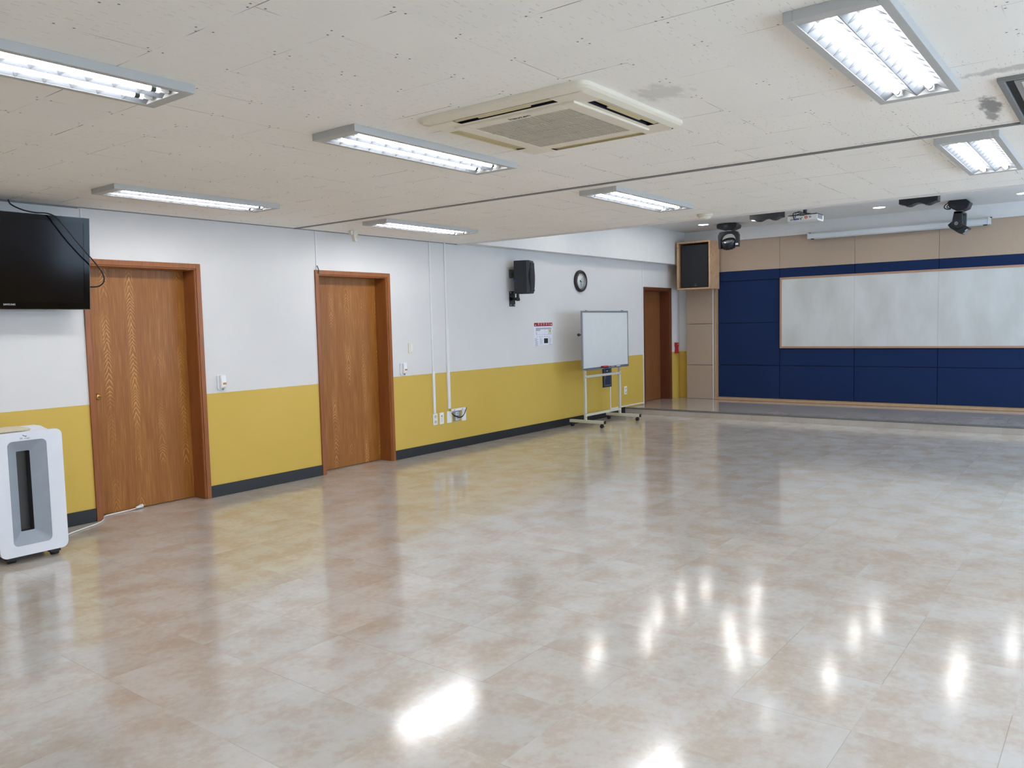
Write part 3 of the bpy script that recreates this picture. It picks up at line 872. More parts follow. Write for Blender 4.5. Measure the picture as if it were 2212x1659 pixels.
for z in (-0.034, 0.032):
    so = MB().box(-0.030, 0.030, -0.016, -0.009, z - 0.022, z + 0.022).build('socket', 'plastic_white', r, bevel=0.003)
    MB().box(0.004, 0.012, -0.018, -0.0155, z - 0.014, z + 0.014).lathe([(0.0, -0.002), (0.004, -0.002), (0.004, 0)], (-0.014, -0.016, z), 'y', 8).build_each('socket_hole', 'ink_black', so)
MB().lathe([(0, -0.002), (0.004, -0.002), (0.004, 0)], (0.052, -0.01, 0.0), 'y', 8).lathe([(0, -0.002), (0.004, -0.002), (0.004, 0)], (-0.052, -0.01, 0.0), 'y', 8).build_each('screw', 'ink_black', r)
r, hx, hz = plate(7.785, 7.868, 0.338, 0.480, 'wall_plate', 'blank white wall plate, rightmost of the five plates', 'wall plate')
r.rotation_euler = (0, math.radians(2), 0)
# small bar fixed over them, with cables looping from it
br = thing('cable_bracket', 'white wall bar carrying two looped black cables', 'bracket', (7.69, 0, 0.497))
MB().box(-0.13, 0.135, -0.045, -0.02, -0.014, 0.016).box(-0.10, -0.06, -0.02, 0, -0.01, 0.01).box(0.07, 0.10, -0.02, 0, -0.01, 0.01).build('bar', 'plastic_white', br, bevel=0.003)
MB().lathe([(0, -0.002), (0.006, -0.002), (0.006, 0)], (-0.09, -0.045, 0.0), 'y', 10).lathe([(0, -0.002), (0.006, -0.002), (0.006, 0)], (0.065, -0.045, 0.002), 'y', 10).build_each('screw', 'ink_black', br)
for k, (dz, dy) in enumerate(((0.0, 0.0), (0.010, 0.006))):
    pts = []
    for i in range(13):
        a = i / 12
        pts.append((-0.135 + 0.285 * a, -0.035 - 0.035 * math.sin(PI * a) - dy, -0.035 + 0.045 * a * a - (0.078 - dz) * math.sin(PI * a) ** 0.8))
    MB().tube(pts, 0.0045, 8).build('looped_cable', 'cable_black', br)
r, hx, hz = plate(12.010, 12.098, 0.325, 0.465, 'wall_socket', 'double wall socket on the yellow wall between whiteboard and stage door', 'socket'); sockets(r, 0.02)
# light switch
r, hx, hz = plate(6.855, 6.925, 1.252, 1.375, 'light_switch', 'white three-gang light switch right of the middle door', 'light switch', 'cream_plastic')
for z in (-0.03, 0.0, 0.03):
    MB().box(-0.002, 0.020, -0.014, -0.009, z - 0.0135, z + 0.0135).build('rocker', 'plastic_white', r, bevel=0.002)
# small dispensers
def freshener(x, z, label):
    r = thing('hand_sanitizer_dispenser', label, 'dispenser', (x, 0, z), group='small white wall dispensers beside the doors')
    MB().prism(rrect(-0.038, 0.034, -0.07, 0.07, 0.014, 4), -0.02, 0.0, 'xz').build('back_plate', 'gloss_white', r)
    MB().prism([(-0.055, 0.068), (-0.060, 0.0), (-0.052, -0.045), (-0.040, -0.058), (-0.01, -0.058), (-0.01, 0.068)], -0.024, 0.032, 'yz').build('container', 'plastic_white', r, bevel=0.008, segs=3)
    MB().box(-0.006, 0.028, -0.063, -0.054, -0.020, -0.002).build('level_window', 'amber', r)
    MB().tube([(0.004, -0.040, -0.056), (0.004, -0.040, -0.072)], 0.008, 12).build('nozzle', 'ink_grey', r)
    return r
fr = freshener(4.335, 1.082, 'small white dispenser between the two near doors')
dup(fr, (6.74, 0, 1.072), 'small white dispenser under the light switch')

# poster
po = tag(MB().box(-0.23, 0.23, -0.002, 0, -0.163, 0.163).build('evacuation_plan', 'paper', loc=(9.655, 0, 1.417)), 'white evacuation plan poster with dark red heading on the white wall', 'poster')
MB().box(-0.23, 0.23, -0.0035, -0.002, 0.112, 0.163).build('heading_band', 'poster_red', po)
for i, ch in enumerate('피난안내도'):
    text('heading_letter', ch, 0.042, 'paper', po, (-0.12 + i * 0.066, -0.0042, 0.139), WALLROT, 0.0003)
MB().lathe([(0, -0.001), (0.014, -0.001), (0.014, 0)], (0.198, -0.0035, 0.136), 'y', 14).lathe([(0, -0.001), (0.010, -0.001), (0.010, 0)], (-0.196, -0.0035, 0.130), 'y', 14).build('emblem', 'paper', po)
MB().box(-0.19, 0.205, -0.003, -0.002, -0.012, 0.092).build('floor_plan', 'poster_map_grey', po)
pl = MB().prism([(-0.185, -0.008), (0.12, -0.008), (0.12, 0.066), (-0.07, 0.066), (-0.09, 0.044), (-0.185, 0.044)], -0.0036, -0.003, 'xz')
pl.build('plan_rooms', 'paper', po)
MB().box(0.125, 0.20, -0.0037, -0.003, -0.008, 0.066).build('plan_room', 'poster_map_cream', po)
d = MB()
for x0, x1, z0, z1 in ((-0.172, -0.164, -0.008, 0.03), (-0.1, -0.098, -0.006, 0.025), (0.022, 0.024, -0.006, 0.055), (0.155, 0.175, 0.022, 0.056), (-0.04, -0.03, 0.022, 0.028), (0.062, 0.074, 0.022, 0.03), (0.04, 0.05, 0.06, 0.066)):
    d.box(x0, x1, -0.0042, -0.0036, z0, z1)
random.seed(3)
for k in range(6): d.box(-0.17 + k * 0.06, -0.17 + k * 0.06 + random.uniform(.02, .045), -0.0026, -0.002, -0.044, -0.037)
for col, x0, w0, n_, g0 in ((0, -0.215, 0.09, 9, 0.0128), (1, -0.10, 0.085, 6, 0.0165), (3, 0.135, 0.085, 6, 0.019)):
    for k in range(n_):
        ww = w0 * random.uniform(0.5, 1.0)
        d.box(x0, x0 + ww, -0.0026, -0.002, -0.066 - k * g0, -0.061 - k * g0)
d.build('small_print', 'ink_grey', po)
MB().box(0.012, 0.112, -0.0032, -0.002, -0.138, -0.066).build('photograph', 'ink_black', po)

# clock
ck = thing('wall_clock', 'round wall clock with dark brown rim and white face', 'clock', (10.665, 0, 2.215))
MB().lathe([(0.125, -0.012), (0.128, -0.034), (0.136, -0.046), (0.150, -0.048), (0.165, -0.038), (0.172, -0.018), (0.168, 0.0)], n=48, axis='y', caps=False).build('rim', 'clock_rim', ck)
MB().lathe([(0.0, -0.012), (0.128, -0.012), (0.128, -0.006)], n=48, axis='y').build('dial', 'clock_face', ck)
MB().lathe([(0.118, -0.014), (0.126, -0.030), (0.130, -0.036), (0.131, -0.034)], n=48, axis='y', caps=False).build('inner_ring', 'aluminium', ck)
for k in range(12):
    a = PI / 2 - 2 * PI * (k + 1) / 12
    text('numeral', str(k + 1), 0.027, 'ink_black', ck, (0.098 * math.cos(a), -0.0125, 0.098 * math.sin(a)), WALLROT, 0.0004)
def hand(ang, ln, wd, nm, y):
    h = MB().prism([(-wd, -0.018), (wd, -0.018), (wd * 0.9, ln * 0.85), (0, ln), (-wd * 0.9, ln * 0.85)], y - 0.0015, y, 'xz')
    h.xf(Matrix.Rotation(math.radians(ang), 4, 'Y')).build(nm, 'ink_black', ck)
hand(106, 0.052, 0.0045, 'hour_hand', -0.0145)
hand(163, 0.085, 0.0032, 'minute_hand', -0.0165)
hand(42, 0.06, 0.0012, 'second_hand', -0.0185)
MB().lathe([(0, -0.021), (0.007, -0.021), (0.007, -0.012)], n=14, axis='y').build('pin', 'ink_black', ck)

# wall loudspeaker + bracket + junction box
wsr = math.radians(288 + 90)      # local -y is the front
sp = thing('loudspeaker', 'black plastic loudspeaker hanging on the long wall beside the clock', 'speaker', (8.815, -0.115, 1.985), (0, 0, wsr))
DP, WD, HT = 0.225, 0.235, 0.45
bd = MB().prism([(0, 0), (0, -DP * 0.82), (0.03, -DP), (WD - 0.03, -DP), (WD, -DP * 0.82), (WD, 0)], 0, HT, 'xy')
bd.build('cabinet', 'speaker_black', sp, bevel=0.014, segs=3)
gr = MB()
n_ = 14
for i in range(n_):
    z0 = 0.03 + (HT - 0.06) * i / n_; z1 = 0.03 + (HT - 0.06) * (i + 1) / n_
    k = 0.012 * math.cos(2 * PI * (i + 0.5) / n_)
    gr.box(0.026 + k, WD - 0.026 - k, -DP - 0.012, -DP + 0.01, z0, z1)
gr.build('front_grille', 'speaker_grille', sp, bevel=0.003)
MB().box(WD - 0.05, WD - 0.03, -DP - 0.0135, -DP - 0.011, 0.05, 0.085).build('badge', 'logo_silver', sp)
MB().box(-0.004, 0.004, -0.03, -0.01, 0.16, 0.19).build('cable_connector', 'marker_blue', sp)
for yy_ in (-0.10, -0.19):
    MB().lathe([(0.0, -0.008), (0.010, -0.007), (0.012, 0.0)], (0.035, yy_, 0.0), 'z', 14).build('foot', 'black_rubber', sp)
bk = thing('speaker_bracket', 'black swivel wall bracket under the loudspeaker', 'bracket', (8.915, 0, 1.92))
pm = MB().prism(rrect(-0.062, 0.062, -0.105, 0.105, 0.012, 3), -0.010, 0, 'xz')
pm.build('wall_plate', 'bracket_black', bk)
bo = MB()
for dx in (-0.042, 0.042):
    for dz in (-0.085, 0.085): bo.lathe([(0, -0.006), (0.011, -0.004), (0.011, 0)], (dx, -0.01, dz), 'y', 10)
bo.build_each('bolt', 'logo_silver', bk)
MB().tube([(0, -0.008, -0.002), (-0.035, -0.075, -0.004), (-0.070, -0.155, -0.006)], 0.021, 14).lathe([(0.0, -0.035), (0.026, -0.033), (0.030, -0.010), (0.024, 0.008), (0.019, 0.018), (0.022, 0.026), (0.018, 0.034), (0.022, 0.043), (0.018, 0.052), (0.020, 0.062)], (-0.072, -0.158, 0), 'z', 16).build('swivel_arm', 'bracket_black', bk)
jb = thing('junction_box', 'grey square junction plate behind the loudspeaker', 'junction box', (8.915, 0, 2.265))
MB().box(-0.062, 0.062, -0.012, 0, -0.058, 0.058).build('cover_plate', 'junction_grey', jb, bevel=0.002)
MB().tube([(-0.01, -0.012, 0.0), (0.0, -0.03, 0.006), (-0.015, -0.055, -0.005), (-0.035, -0.075, -0.04), (-0.06, -0.09, -0.075), (-0.095, -0.10, -0.10)], 0.003, 8).build('speaker_wire', 'cable_black', jb)

# navy control board behind the mobile whiteboard
nb = tag(MB().box(-0.13, 0.13, -0.022, 0, -0.165, 0.165).build('control_panel', 'sign_navy', loc=(11.437, 0, 0.665), bevel=0.003), 'narrow dark navy wall panel seen under the mobile whiteboard', 'control panel')
fr_ = MB()
for x0, x1, z0, z1 in ((-0.10, -0.095, -0.135, 0.14), (0.092, 0.097, -0.135, 0.14), (-0.10, 0.097, -0.137, -0.131), (-0.065, -0.058, -0.03, 0.03)):
    fr_.box(x0, x1, -0.0235, -0.022, z0, z1)
fr_.build('border_line', 'vent_grey', nb)
MB().box(-0.035, 0.0, -0.025, -0.022, 0.095, 0.108).build('label_tag', 'cream_plastic', nb)

# red emergency torch holder by the stage door
et = thing('emergency_light', 'red emergency torch in its wall holder right of the stage door', 'emergency light', (13.99, 0, 0.95))
MB().prism([(-0.060, 0.0), (0.075, 0.0), (0.075, 0.012), (0.045, 0.03), (0.030, 0.10), (0.050, 0.14), (0.052, 0.20), (-0.045, 0.205), (-0.052, 0.15), (-0.030, 0.10), (-0.045, 0.03)], -0.05, 0, 'xz').build('holder', 'red_plastic', et, bevel=0.006)
MB().box(0.0, 0.012, -0.052, -0.05, 0.155, 0.185).build('sticker', 'paper', et)
MB().tube([(0.0, -0.035, 0.06), (0.0, -0.035, 0.16)], 0.02, 12).build('torch', 'red_plastic', et)

# ------------------------------------------------------------------ television
TX0, TX1, TZ0, TZ1 = 1.86, 3.075, 1.765, 2.475
TH, TWD = TZ1 - TZ0 + 0.003, TX1 - TX0
tilt = math.radians(6.0)
tv = thing('television', 'large black flat television hanging on the long wall at the left edge', 'television', (TX1, -0.20, TZ0), (tilt, 0, 0))
MB().box(-TWD, 0, 0, 0.055, 0, TH).build('back_casing', 'tv_gloss', tv, bevel=0.006)
bz = MB()
bz.box(-TWD, 0, -0.008, 0, 0, 0.055).box(-TWD, 0, -0.008, 0, TH - 0.040, TH).box(-TWD, -TWD + 0.042, -0.008, 0, 0.055, TH - 0.04).box(-0.042, 0, -0.008, 0, 0.055, TH - 0.04)
bz.build('bezel', 'tv_gloss', tv)
MB().box(-TWD + 0.042, -0.042, -0.005, 0, 0.055, TH - 0.04).build('screen', 'tv_screen', tv)
MB().box(-TWD, 0.001, -0.0095, 0.002, -0.004, 0.0).box(0.0, 0.003, -0.0095, 0.004, -0.004, TH).box(-TWD, 0.001, -0.0095, 0.002, TH, TH + 0.003).build('edge_trim', 'tv_edge', tv)
text('lettering', 'SAMSUNG', 0.019, 'logo_silver', tv, (-0.585, -0.0088, 0.034), WALLROT, 0.0004, sx=0.95)
MB().box(-TWD / 2 - 0.2, -TWD / 2 + 0.2, 0.055, 0.10, 0.22, 0.50).build('mount_box', 'bracket_black', tv)
wm = tag(MB().box(2.30, 2.66, -0.05, 0, 1.95, 2.35).box(2.38, 2.44, -0.15, -0.04, 1.98, 2.32).box(2.52, 2.58, -0.15, -0.04, 1.98, 2.32).build('wall_mount', 'bracket_black'), 'black wall mount hidden behind the television', 'mount')
cpts = [(2.60, -0.03, 2.60), (2.59, -0.10, 2.555), (2.62, -0.22, 2.505), (2.68, -0.29, 2.483), (2.75, -0.32, 2.480), (2.80, -0.345, 2.455), (2.86, -0.35, 2.385), (2.94, -0.345, 2.285),
        (3.03, -0.33, 2.185), (3.11, -0.31, 2.10), (3.155, -0.295, 2.035), (3.165, -0.28, 1.985), (3.14, -0.26, 1.950), (3.10, -0.235, 1.940), (3.06, -0.17, 1.945)]
def spline(p, n=5):
    out = []
    P_ = [Vector(q) for q in p]
    for i in range(len(P_) - 1):
        a, b_, c_, d_ = P_[max(i - 1, 0)], P_[i], P_[i + 1], P_[min(i + 2, len(P_) - 1)]
        for k in range(n):
            t_ = k / n
            out.append(0.5 * ((2 * b_) + (c_ - a) * t_ + (2 * a - 5 * b_ + 4 * c_ - d_) * t_ ** 2 + (3 * b_ - a - 3 * c_ + d_) * t_ ** 3))
    out.append(P_[-1])
    return out
tag(MB().tube(spline(cpts), 0.0055, 8).build('television_cable', 'cable_black'), 'black cable drooping from the ceiling across the television', 'cable')

# ------------------------------------------------------------------ air purifier
PX0, PX1, PY, PZ0, PZ1 = 2.105, 2.545, -0.81, 0.05, 0.905
ap = thing('air_purifier', 'white air purifier with grey front recess standing by the nearest door', 'air purifier', (PX0, PY, 0.0))
W_ = PX1 - PX0
outer = rrect(0, W_, PZ0, PZ1, 0.045, 7)
recess = rrect(0.085, W_ - 0.105, 0.12, 0.845, 0.034, 7)
fp = MB()
# front plate as a bridged ring, with a returned edge
n_ = len(outer)
vs = [(p[0], -0.000, p[1]) for p in outer] + [(p[0], -0.0, p[1]) for p in recess] + [(p[0], 0.028, p[1]) for p in outer] + [(p[0], 0.006, p[1]) for p in recess]
fp.add(vs, [[i, (i + 1) % n_, n_ + (i + 1) % n_, n_ + i] for i in range(n_)])
fp.add(vs, [[i, (i + 1) % n_, 2 * n_ + (i + 1) % n_, 2 * n_ + i] for i in range(n_)], True)
fp.build('front_panel', 'gloss_white', ap)
slot = rrect(0.152, 0.238, 0.212, 0.770, 0.006, 7)
fu_ = MB()
vs = [(p[0], 0.002, p[1]) for p in recess] + [(p[0], 0.042, p[1]) for p in slot]
fu_.add(vs, [[i, (i + 1) % n_, n_ + (i + 1) % n_, n_ + i] for i in range(n_)])
fu_.build('front_recess', 'purifier_grey', ap)
st = MB()
vs = [(p[0], 0.042, p[1]) for p in slot] + [(p[0] * 0.9 + 0.0195, 0.10, p[1]) for p in slot]
st.add(vs, [[i, (i + 1) % n_, n_ + (i + 1) % n_, n_ + i] for i in range(n_)])
st.add([(p[0] * 0.9 + 0.0195, 0.10, p[1]) for p in slot], [list(range(n_))])
st.build('air_intake', 'purifier_slot', ap)
# body behind the plate: sloping top, rounded back
body = MB().prism([(0.104, PZ0), (0.36, PZ0), (0.385, 0.09), (0.385, 0.885), (0.36, 0.912), (0.25, 0.914), (0.17, 0.900), (0.104, 0.893)], 0.02, W_ - 0.03, 'yz')
sh = rrect(0.02, W_ - 0.03, PZ0, 0.890, 0.02, 7)
body.add([(p[0], 0.02, p[1]) for p in sh] + [(p[0], 0.106, p[1]) for p in sh], [[i, (i + 1) % n_, n_ + (i + 1) % n_, n_ + i] for i in range(n_)])
body.build('body', 'body_white', ap, bevel=0.012, segs=3)
MB().box(0.04, W_ - 0.18, 0.055, 0.30, 0.905, 0.922).build('top_lid', 'cream_lid', ap, bevel=0.004)
MB().box(0.03, W_ - 0.09, 0.034, 0.052, 0.884, 0.892).build('air_outlet', 'junction_grey', ap)
lg = MB()
lg.add([(0.182, -0.0012, 0.889), (0.199, -0.0012, 0.878), (0.190, -0.0012, 0.874)], [(0, 1, 2)])
lg.add([(0.193, -0.0012, 0.880), (0.214, -0.0012, 0.877), (0.203, -0.0012, 0.868)], [(0, 1, 2)])
lg.build('wing_emblem', 'logo_grey', ap)
text('lettering', 'SK', 0.018, 'logo_grey', ap, (0.176, -0.0012, 0.861), WALLROT, 0.0003)
text('lettering', 'magic', 0.014, 'logo_grey', ap, (0.213, -0.0012, 0.861), WALLROT, 0.0003, sx=1.15)
for a0 in (0.05, W_ - 0.11):
    MB().box(a0, a0 + 0.07, 0.04, 0.09, 0.022, PZ0).tube([(a0 + 0.01, 0.06, 0.018), (a0 + 0.06, 0.06, 0.018)], 0.018, 12).build('caster', 'black_rubber', ap)
MB().box(0.05, W_ - 0.05, 0.30, 0.35, 0.0, PZ0).build('rear_foot', 'black_rubber', ap)
pc = [(2.50, -0.47, 0.012), (2.62, -0.40, 0.006), (2.78, -0.27, 0.006), (2.95, -0.18, 0.006), (3.07, -0.115, 0.006), (3.16, -0.03, 0.007), (3.235, 0.10, 0.006), (3.35, 0.125, 0.007), (3.48, 0.135, 0.008), (3.545, 0.145, 0.012)]
pcl = [tuple(Vector(q) - Vector((PX0, PY, 0))) for q in pc]
cord = MB().tube(spline(pcl), 0.0042, 8).tube([tuple(Vector(q) + Vector((0.012, 0.016, 0))) for q in spline(pcl)], 0.0036, 8).build('power_cord', 'plastic_white', ap)
pg = MB().tube([(0, 0, 0.014), (0.02, 0.006, 0.015), (0.055, 0.016, 0.017)], 0.008, 12, r1=0.018)
pg.tube([(0.055, 0.016, 0.017), (0.068, 0.019, 0.017)], 0.018, 12)
pg.build('plug', 'plastic_white', cord, loc=(3.53 - PX0, 0.142 - PY, 0.003))
MB().tube([(0.066, 0.026, 0.020), (0.088, 0.033, 0.021)], 0.0025, 8).tube([(0.070, 0.008, 0.020), (0.092, 0.014, 0.021)], 0.0025, 8).build('plug_pin', 'logo_silver', cord, loc=(3.53 - PX0, 0.142 - PY, 0.003))

# ------------------------------------------------------------------ mobile whiteboard
BX0, BX1, BY, BZ0, BZ1 = 10.035, 11.405, -0.43, 0.865, 1.742
mw = thing('mobile_whiteboard', 'small whiteboard on a cream steel stand with wheels by the yellow wall', 'whiteboard', ((BX0 + BX1) / 2, -0.37, 0))
OX, OY = (BX0 + BX1) / 2, -0.37
def L(mb): return mb.xf(Matrix.Translation((-OX, -OY, 0)))
L(MB().box(BX0 + 0.012, BX1 - 0.012, BY, BY + 0.018, BZ0 + 0.012, BZ1 - 0.012)).build('board_surface', 'board_white', mw)
fm = MB()
fm.box(BX0, BX1, BY - 0.006, BY + 0.024, BZ1 - 0.026, BZ1).box(BX0, BX1, BY - 0.006, BY + 0.024, BZ0, BZ0 + 0.024)
fm.box(BX0, BX0 + 0.022, BY - 0.006, BY + 0.024, BZ0 + 0.024, BZ1 - 0.026).box(BX1 - 0.022, BX1, BY - 0.006, BY + 0.024, BZ0 + 0.024, BZ1 - 0.026)
L(fm).build('board_frame', 'aluminium', mw, bevel=0.004)
cn = MB()
for x0, x1 in ((BX0 - 0.003, BX0 + 0.035), (BX1 - 0.035, BX1 + 0.003)):
    for z0, z1 in ((BZ0 - 0.003, BZ0 + 0.035), (BZ1 - 0.035, BZ1 + 0.003)):
        cn.box(x0, x1, BY - 0.008, BY + 0.026, z0, z1) if False else None
cn.box(BX0 + 0.12, BX0 + 0.15, BY - 0.004, BY + 0.02, BZ1, BZ1 + 0.010).box(BX1 - 0.18, BX1 - 0.15, BY - 0.004, BY + 0.02, BZ1, BZ1 + 0.010)
L(cn).build_each('clip', 'aluminium', mw)
L(MB().box(BX0 + 0.04, BX1 - 0.09, BY - 0.055, BY - 0.006, BZ0 - 0.006, BZ0 + 0.002).box(BX0 + 0.04, BX1 - 0.09, BY - 0.058, BY - 0.052, BZ0 - 0.006, BZ0 + 0.012)).build('pen_tray', 'aluminium', mw, bevel=0.002)
P1x, P2x, PyY = 10.195, 11.225, -0.365
for px_ in (P1x, P2x):
    L(MB().box(px_ - 0.023, px_ + 0.023, PyY - 0.015, PyY + 0.015, 0.105, 1.28)).build('post', 'ivory_steel', mw, bevel=0.003)
    sc_ = MB()
    for z in (0.80, 0.74, 0.20, 0.14): sc_.lathe([(0, -0.003), (0.006, -0.003), (0.006, 0)], (px_, PyY - 0.015, z), 'y', 8)
    L(sc_).build_each('screw', 'ink_black', mw)
for z in (0.755, 0.175):
    L(MB().box(P1x + 0.023, P2x - 0.023, PyY - 0.012, PyY + 0.012, z - 0.018, z + 0.018)).build('crossbar', 'ivory_steel', mw, bevel=0.003)
for px_, sh in ((P1x, 0.0), (P2x, -0.03)):
    ft = L(MB().box(px_ - 0.025, px_ + 0.025, -0.70 + sh, -0.09 + sh, 0.062, 0.105)).build('foot_bar', 'ivory_steel', mw, bevel=0.003)
    L(MB().box(px_ - 0.026, px_ + 0.026, -0.706 + sh, -0.698 + sh, 0.060, 0.107)).build('end_cap', 'black_rubber', ft)
    for yc in (-0.655 + sh, -0.135 + sh):
        cs = MB().box(px_ - 0.014, px_ + 0.014, yc - 0.014, yc + 0.014, 0.040, 0.062)
        for s_ in (-1, 1):
            cs.lathe([(0.0, -0.009), (0.023, -0.009), (0.0262, -0.004), (0.0262, 0.004), (0.023, 0.009), (0.0, 0.009)], (px_ + s_ * 0.014, yc + 0.006, 0.0262), 'x', 18)
        L(cs).build('caster', 'black_rubber', mw)
L(MB().lathe([(0.0, -0.035), (0.018, -0.033), (0.024, -0.015), (0.018, 0.0)], (BX0 - 0.0, BY + 0.05, 1.39), 'x', 14).box(BX0 + 0.0, P1x, BY + 0.03, BY + 0.06, 1.38, 1.40)).build('pivot_knob', 'black_rubber', mw)
L(MB().box(P1x - 0.02, P1x + 0.02, BY + 0.024, PyY - 0.014, 1.12, 1.26).box(P2x - 0.02, P2x + 0.02, BY + 0.024, PyY - 0.014, 1.12, 1.26)).build_each('board_bracket', 'ivory_steel', mw)
tr = BZ0 + 0.0035
er = thing('board_eraser', 'red board eraser lying on the whiteboard pen tray', 'eraser', (10.61, BY - 0.03, tr))
MB().box(-0.07, 0.07, -0.03, 0.022, 0.0, 0.014).build('felt', 'ink_black', er)
MB().box(-0.072, 0.072, -0.032, 0.022, 0.014, 0.034).build('handle', 'eraser_red', er, bevel=0.004)
for x0, ln, bc, cc_, lb in ((10.80, 0.10, 'aluminium', 'poster_red', 'red-capped marker on the tray beside the eraser'),
                       (10.95, 0.11, 'plastic_white', 'marker_blue', 'blue-capped white marker on the pen tray')):
    mk = thing('marker_pen', lb, 'marker', (x0, BY - 0.038, tr + 0.0085), group='marker pens on the pen tray')
    MB().tube([(0.0, 0, 0), (ln, 0, 0)], 0.008, 10).build('barrel', bc, mk)
    MB().tube([(-0.032, 0, 0), (0.0, 0, 0)], 0.0085, 10).build('cap', cc_, mk)

# ------------------------------------------------------------------ stage things
# big whiteboard
wb = thing('wall_whiteboard', 'very wide wood-framed whiteboard on the navy stage wall', 'whiteboard', (14.12, -4.44, 1.04))
Y0, Y1, Z0, Z1 = 2.49, -2.49, 0.0, 1.235
MB().box(-0.018, 0, Y1 + 0.03, Y0 - 0.03, 0.03, Z1 - 0.03).build('writing_surface', 'big_board', wb)
w_ = MB()
w_.box(-0.030, 0, Y1, Y0, 0, 0.032).box(-0.030, 0, Y1, Y0, Z1 - 0.032, Z1).box(-0.030, 0, Y0 - 0.032, Y0, 0.032, Z1 - 0.032).box(-0.030, 0, Y1, Y1 + 0.032, 0.032, Z1 - 0.032)
w_.build('wood_frame', 'beech_trim', wb, bevel=0.003)
for q in (1.25, 0.0, -1.25):
    MB().box(-0.0190, -0.0175, q - 0.0012, q + 0.0012, 0.032, Z1 - 0.032).build('panel_joint', 'vent_grey', wb)

# plywood cabinet with loudspeaker in the corner
cb = thing('speaker_cabinet', 'pine plywood cabinet hung high in the stage corner', 'cabinet', (13.61, -0.225, 2.125))
CW, CH, CD = 0.645, 0.86, 0.41
T = 0.028
c = MB()
c.box(0, CD, -CW, 0, 0, T).box(0, CD, -CW, 0, CH - T, CH).box(0, CD, -T, 0, T, CH - T).box(0, CD, -CW, -CW + T, T, CH - T).box(CD - 0.012, CD, -CW + T, -T, T, CH - T)
c.build('carcass', 'pine_plywood', cb, bevel=0.002)
ls = thing('loudspeaker', 'black loudspeaker inside the plywood cabinet above the stage', 'speaker', (13.61, -0.225, 2.125 + T))
MB().box(0.055, 0.34, -CW + T + 0.02, -T - 0.045, 0.0, CH - 2 * T - 0.03).build('enclosure', 'speaker_black', ls, bevel=0.006)
MB().box(0.035, 0.055, -CW + T + 0.03, -T - 0.055, 0.012, CH - 2 * T - 0.042).build('front_grille', 'speaker_grille', ls, bevel=0.004)
rg = MB().lathe([(0.012, -0.002), (0.015, -0.002), (0.015, 0.0), (0.012, 0.0)], (0.035, -0.35, 0.065), 'x', 18, caps=False)
rg.build('round_emblem', 'logo_grey', ls)
MB().box(0.033, 0.035, -0.372, -0.328, 0.030, 0.038).build('badge', 'logo_grey', ls)

# projection screen case
ps = thing('projection_screen', 'long white roll-up projection screen case above the stage whiteboard', 'projection screen', (14.0, -3.81, 2.895))
MB().prism([(-0.055, 0.0), (0.05, 0.0), (0.05, 0.09), (-0.04, 0.09), (-0.055, 0.07)], -1.30, 1.31, 'xz').build('case', 'screen_case', ps, bevel=0.003)
MB().box(-0.06, 0.05, -1.335, -1.30, -0.004, 0.094).box(-0.06, 0.05, 1.31, 1.345, -0.004, 0.094).build_each('end_cap', 'screen_case', ps, bevel=0.003)
MB().box(-0.03, -0.01, -1.27, 1.28, -0.012, 0.0).build('bottom_bar', 'screen_case', ps)
MB().box(-0.035, -0.01, -1.29, -1.24, -0.016, -0.004).box(-0.035, -0.01, 1.24, 1.29, -0.016, -0.004).build_each('pull_clip', 'ink_black', ps)
MB().box(-0.02, 0.06, -1.345, -1.315, 0.09, 0.105).box(-0.02, 0.06, 1.315, 1.345, 0.09, 0.105).build_each('bracket', 'ink_black', ps)

# projector
pj = thing('projector', 'white projector hanging from a dark ceiling mount over the stage', 'projector', (12.0, -3.0, H2))
zb, zt = -0.232, -0.130
pb = MB().prism([(0.0, zb + 0.022), (0.0, zt - 0.012), (0.0, zt - 0.012), (0.31, zt - 0.012), (0.31, zb + 0.022)][1:] + [(0.05, zb)] if False else [(0.0, zb + 0.018), (0.05, zb), (0.27, zb), (0.31, zb + 0.02), (0.31, zt - 0.014), (0.0, zt - 0.014)], -0.215, 0.215, 'xz')
pb.build('body', 'projector_white', pj, bevel=0.005)
MB().box(0.004, 0.306, -0.211, 0.211, zt - 0.014, zt).build('top_cover', 'fixture_black', pj, bevel=0.006)
pv = MB()
for k in range(9): pv.box(0.02, 0.24, -0.219, -0.214, zb + 0.03 + k * 0.0062, zb + 0.033 + k * 0.0062)
pv.box(0.015, 0.245, -0.2165, -0.213, zb + 0.026, zt - 0.02).build('side_vent', 'vent_grey', pj)
pt = MB()
for y0, z0 in ((0.165, 0.03), (0.145, 0.036), (0.12, 0.05), (0.10, 0.03), (0.028, 0.045), (0.018, 0.03), (0.005, 0.05)):
    pt.box(-0.002, 0.0, y0 - 0.006, y0 + 0.005, zb + z0 - 0.008, zb + z0 + 0.008)
pt.build_each('port', 'ink_black', pj)
MB().lathe([(0.014, -0.002), (0.022, -0.002), (0.022, 0.0), (0.014, 0.0)], (0.0, -0.055, zb + 0.052), 'x', 20, caps=False).box(-0.0022, 0.0, -0.072, -0.038, zb + 0.047, zb + 0.055).build('round_sticker', 'sticker_red', pj)
MB().box(-0.002, 0.0, -0.128, -0.098, zb + 0.040, zb + 0.068).build('infrared_window', 'vent_grey', pj)
mt = MB().tube([(0.13, 0.0, -0.01), (0.13, 0.0, zt + 0.01)], 0.028, 14).box(0.06, 0.20, -0.08, 0.08, -0.012, 0).box(0.03, 0.24, -0.09, 0.09, zt, zt + 0.014)
mt.box(0.0, 0.06, -0.035, 0.035, zt - 0.025, zt + 0.012)
mt.build('ceiling_mount', 'fixture_grey', pj)
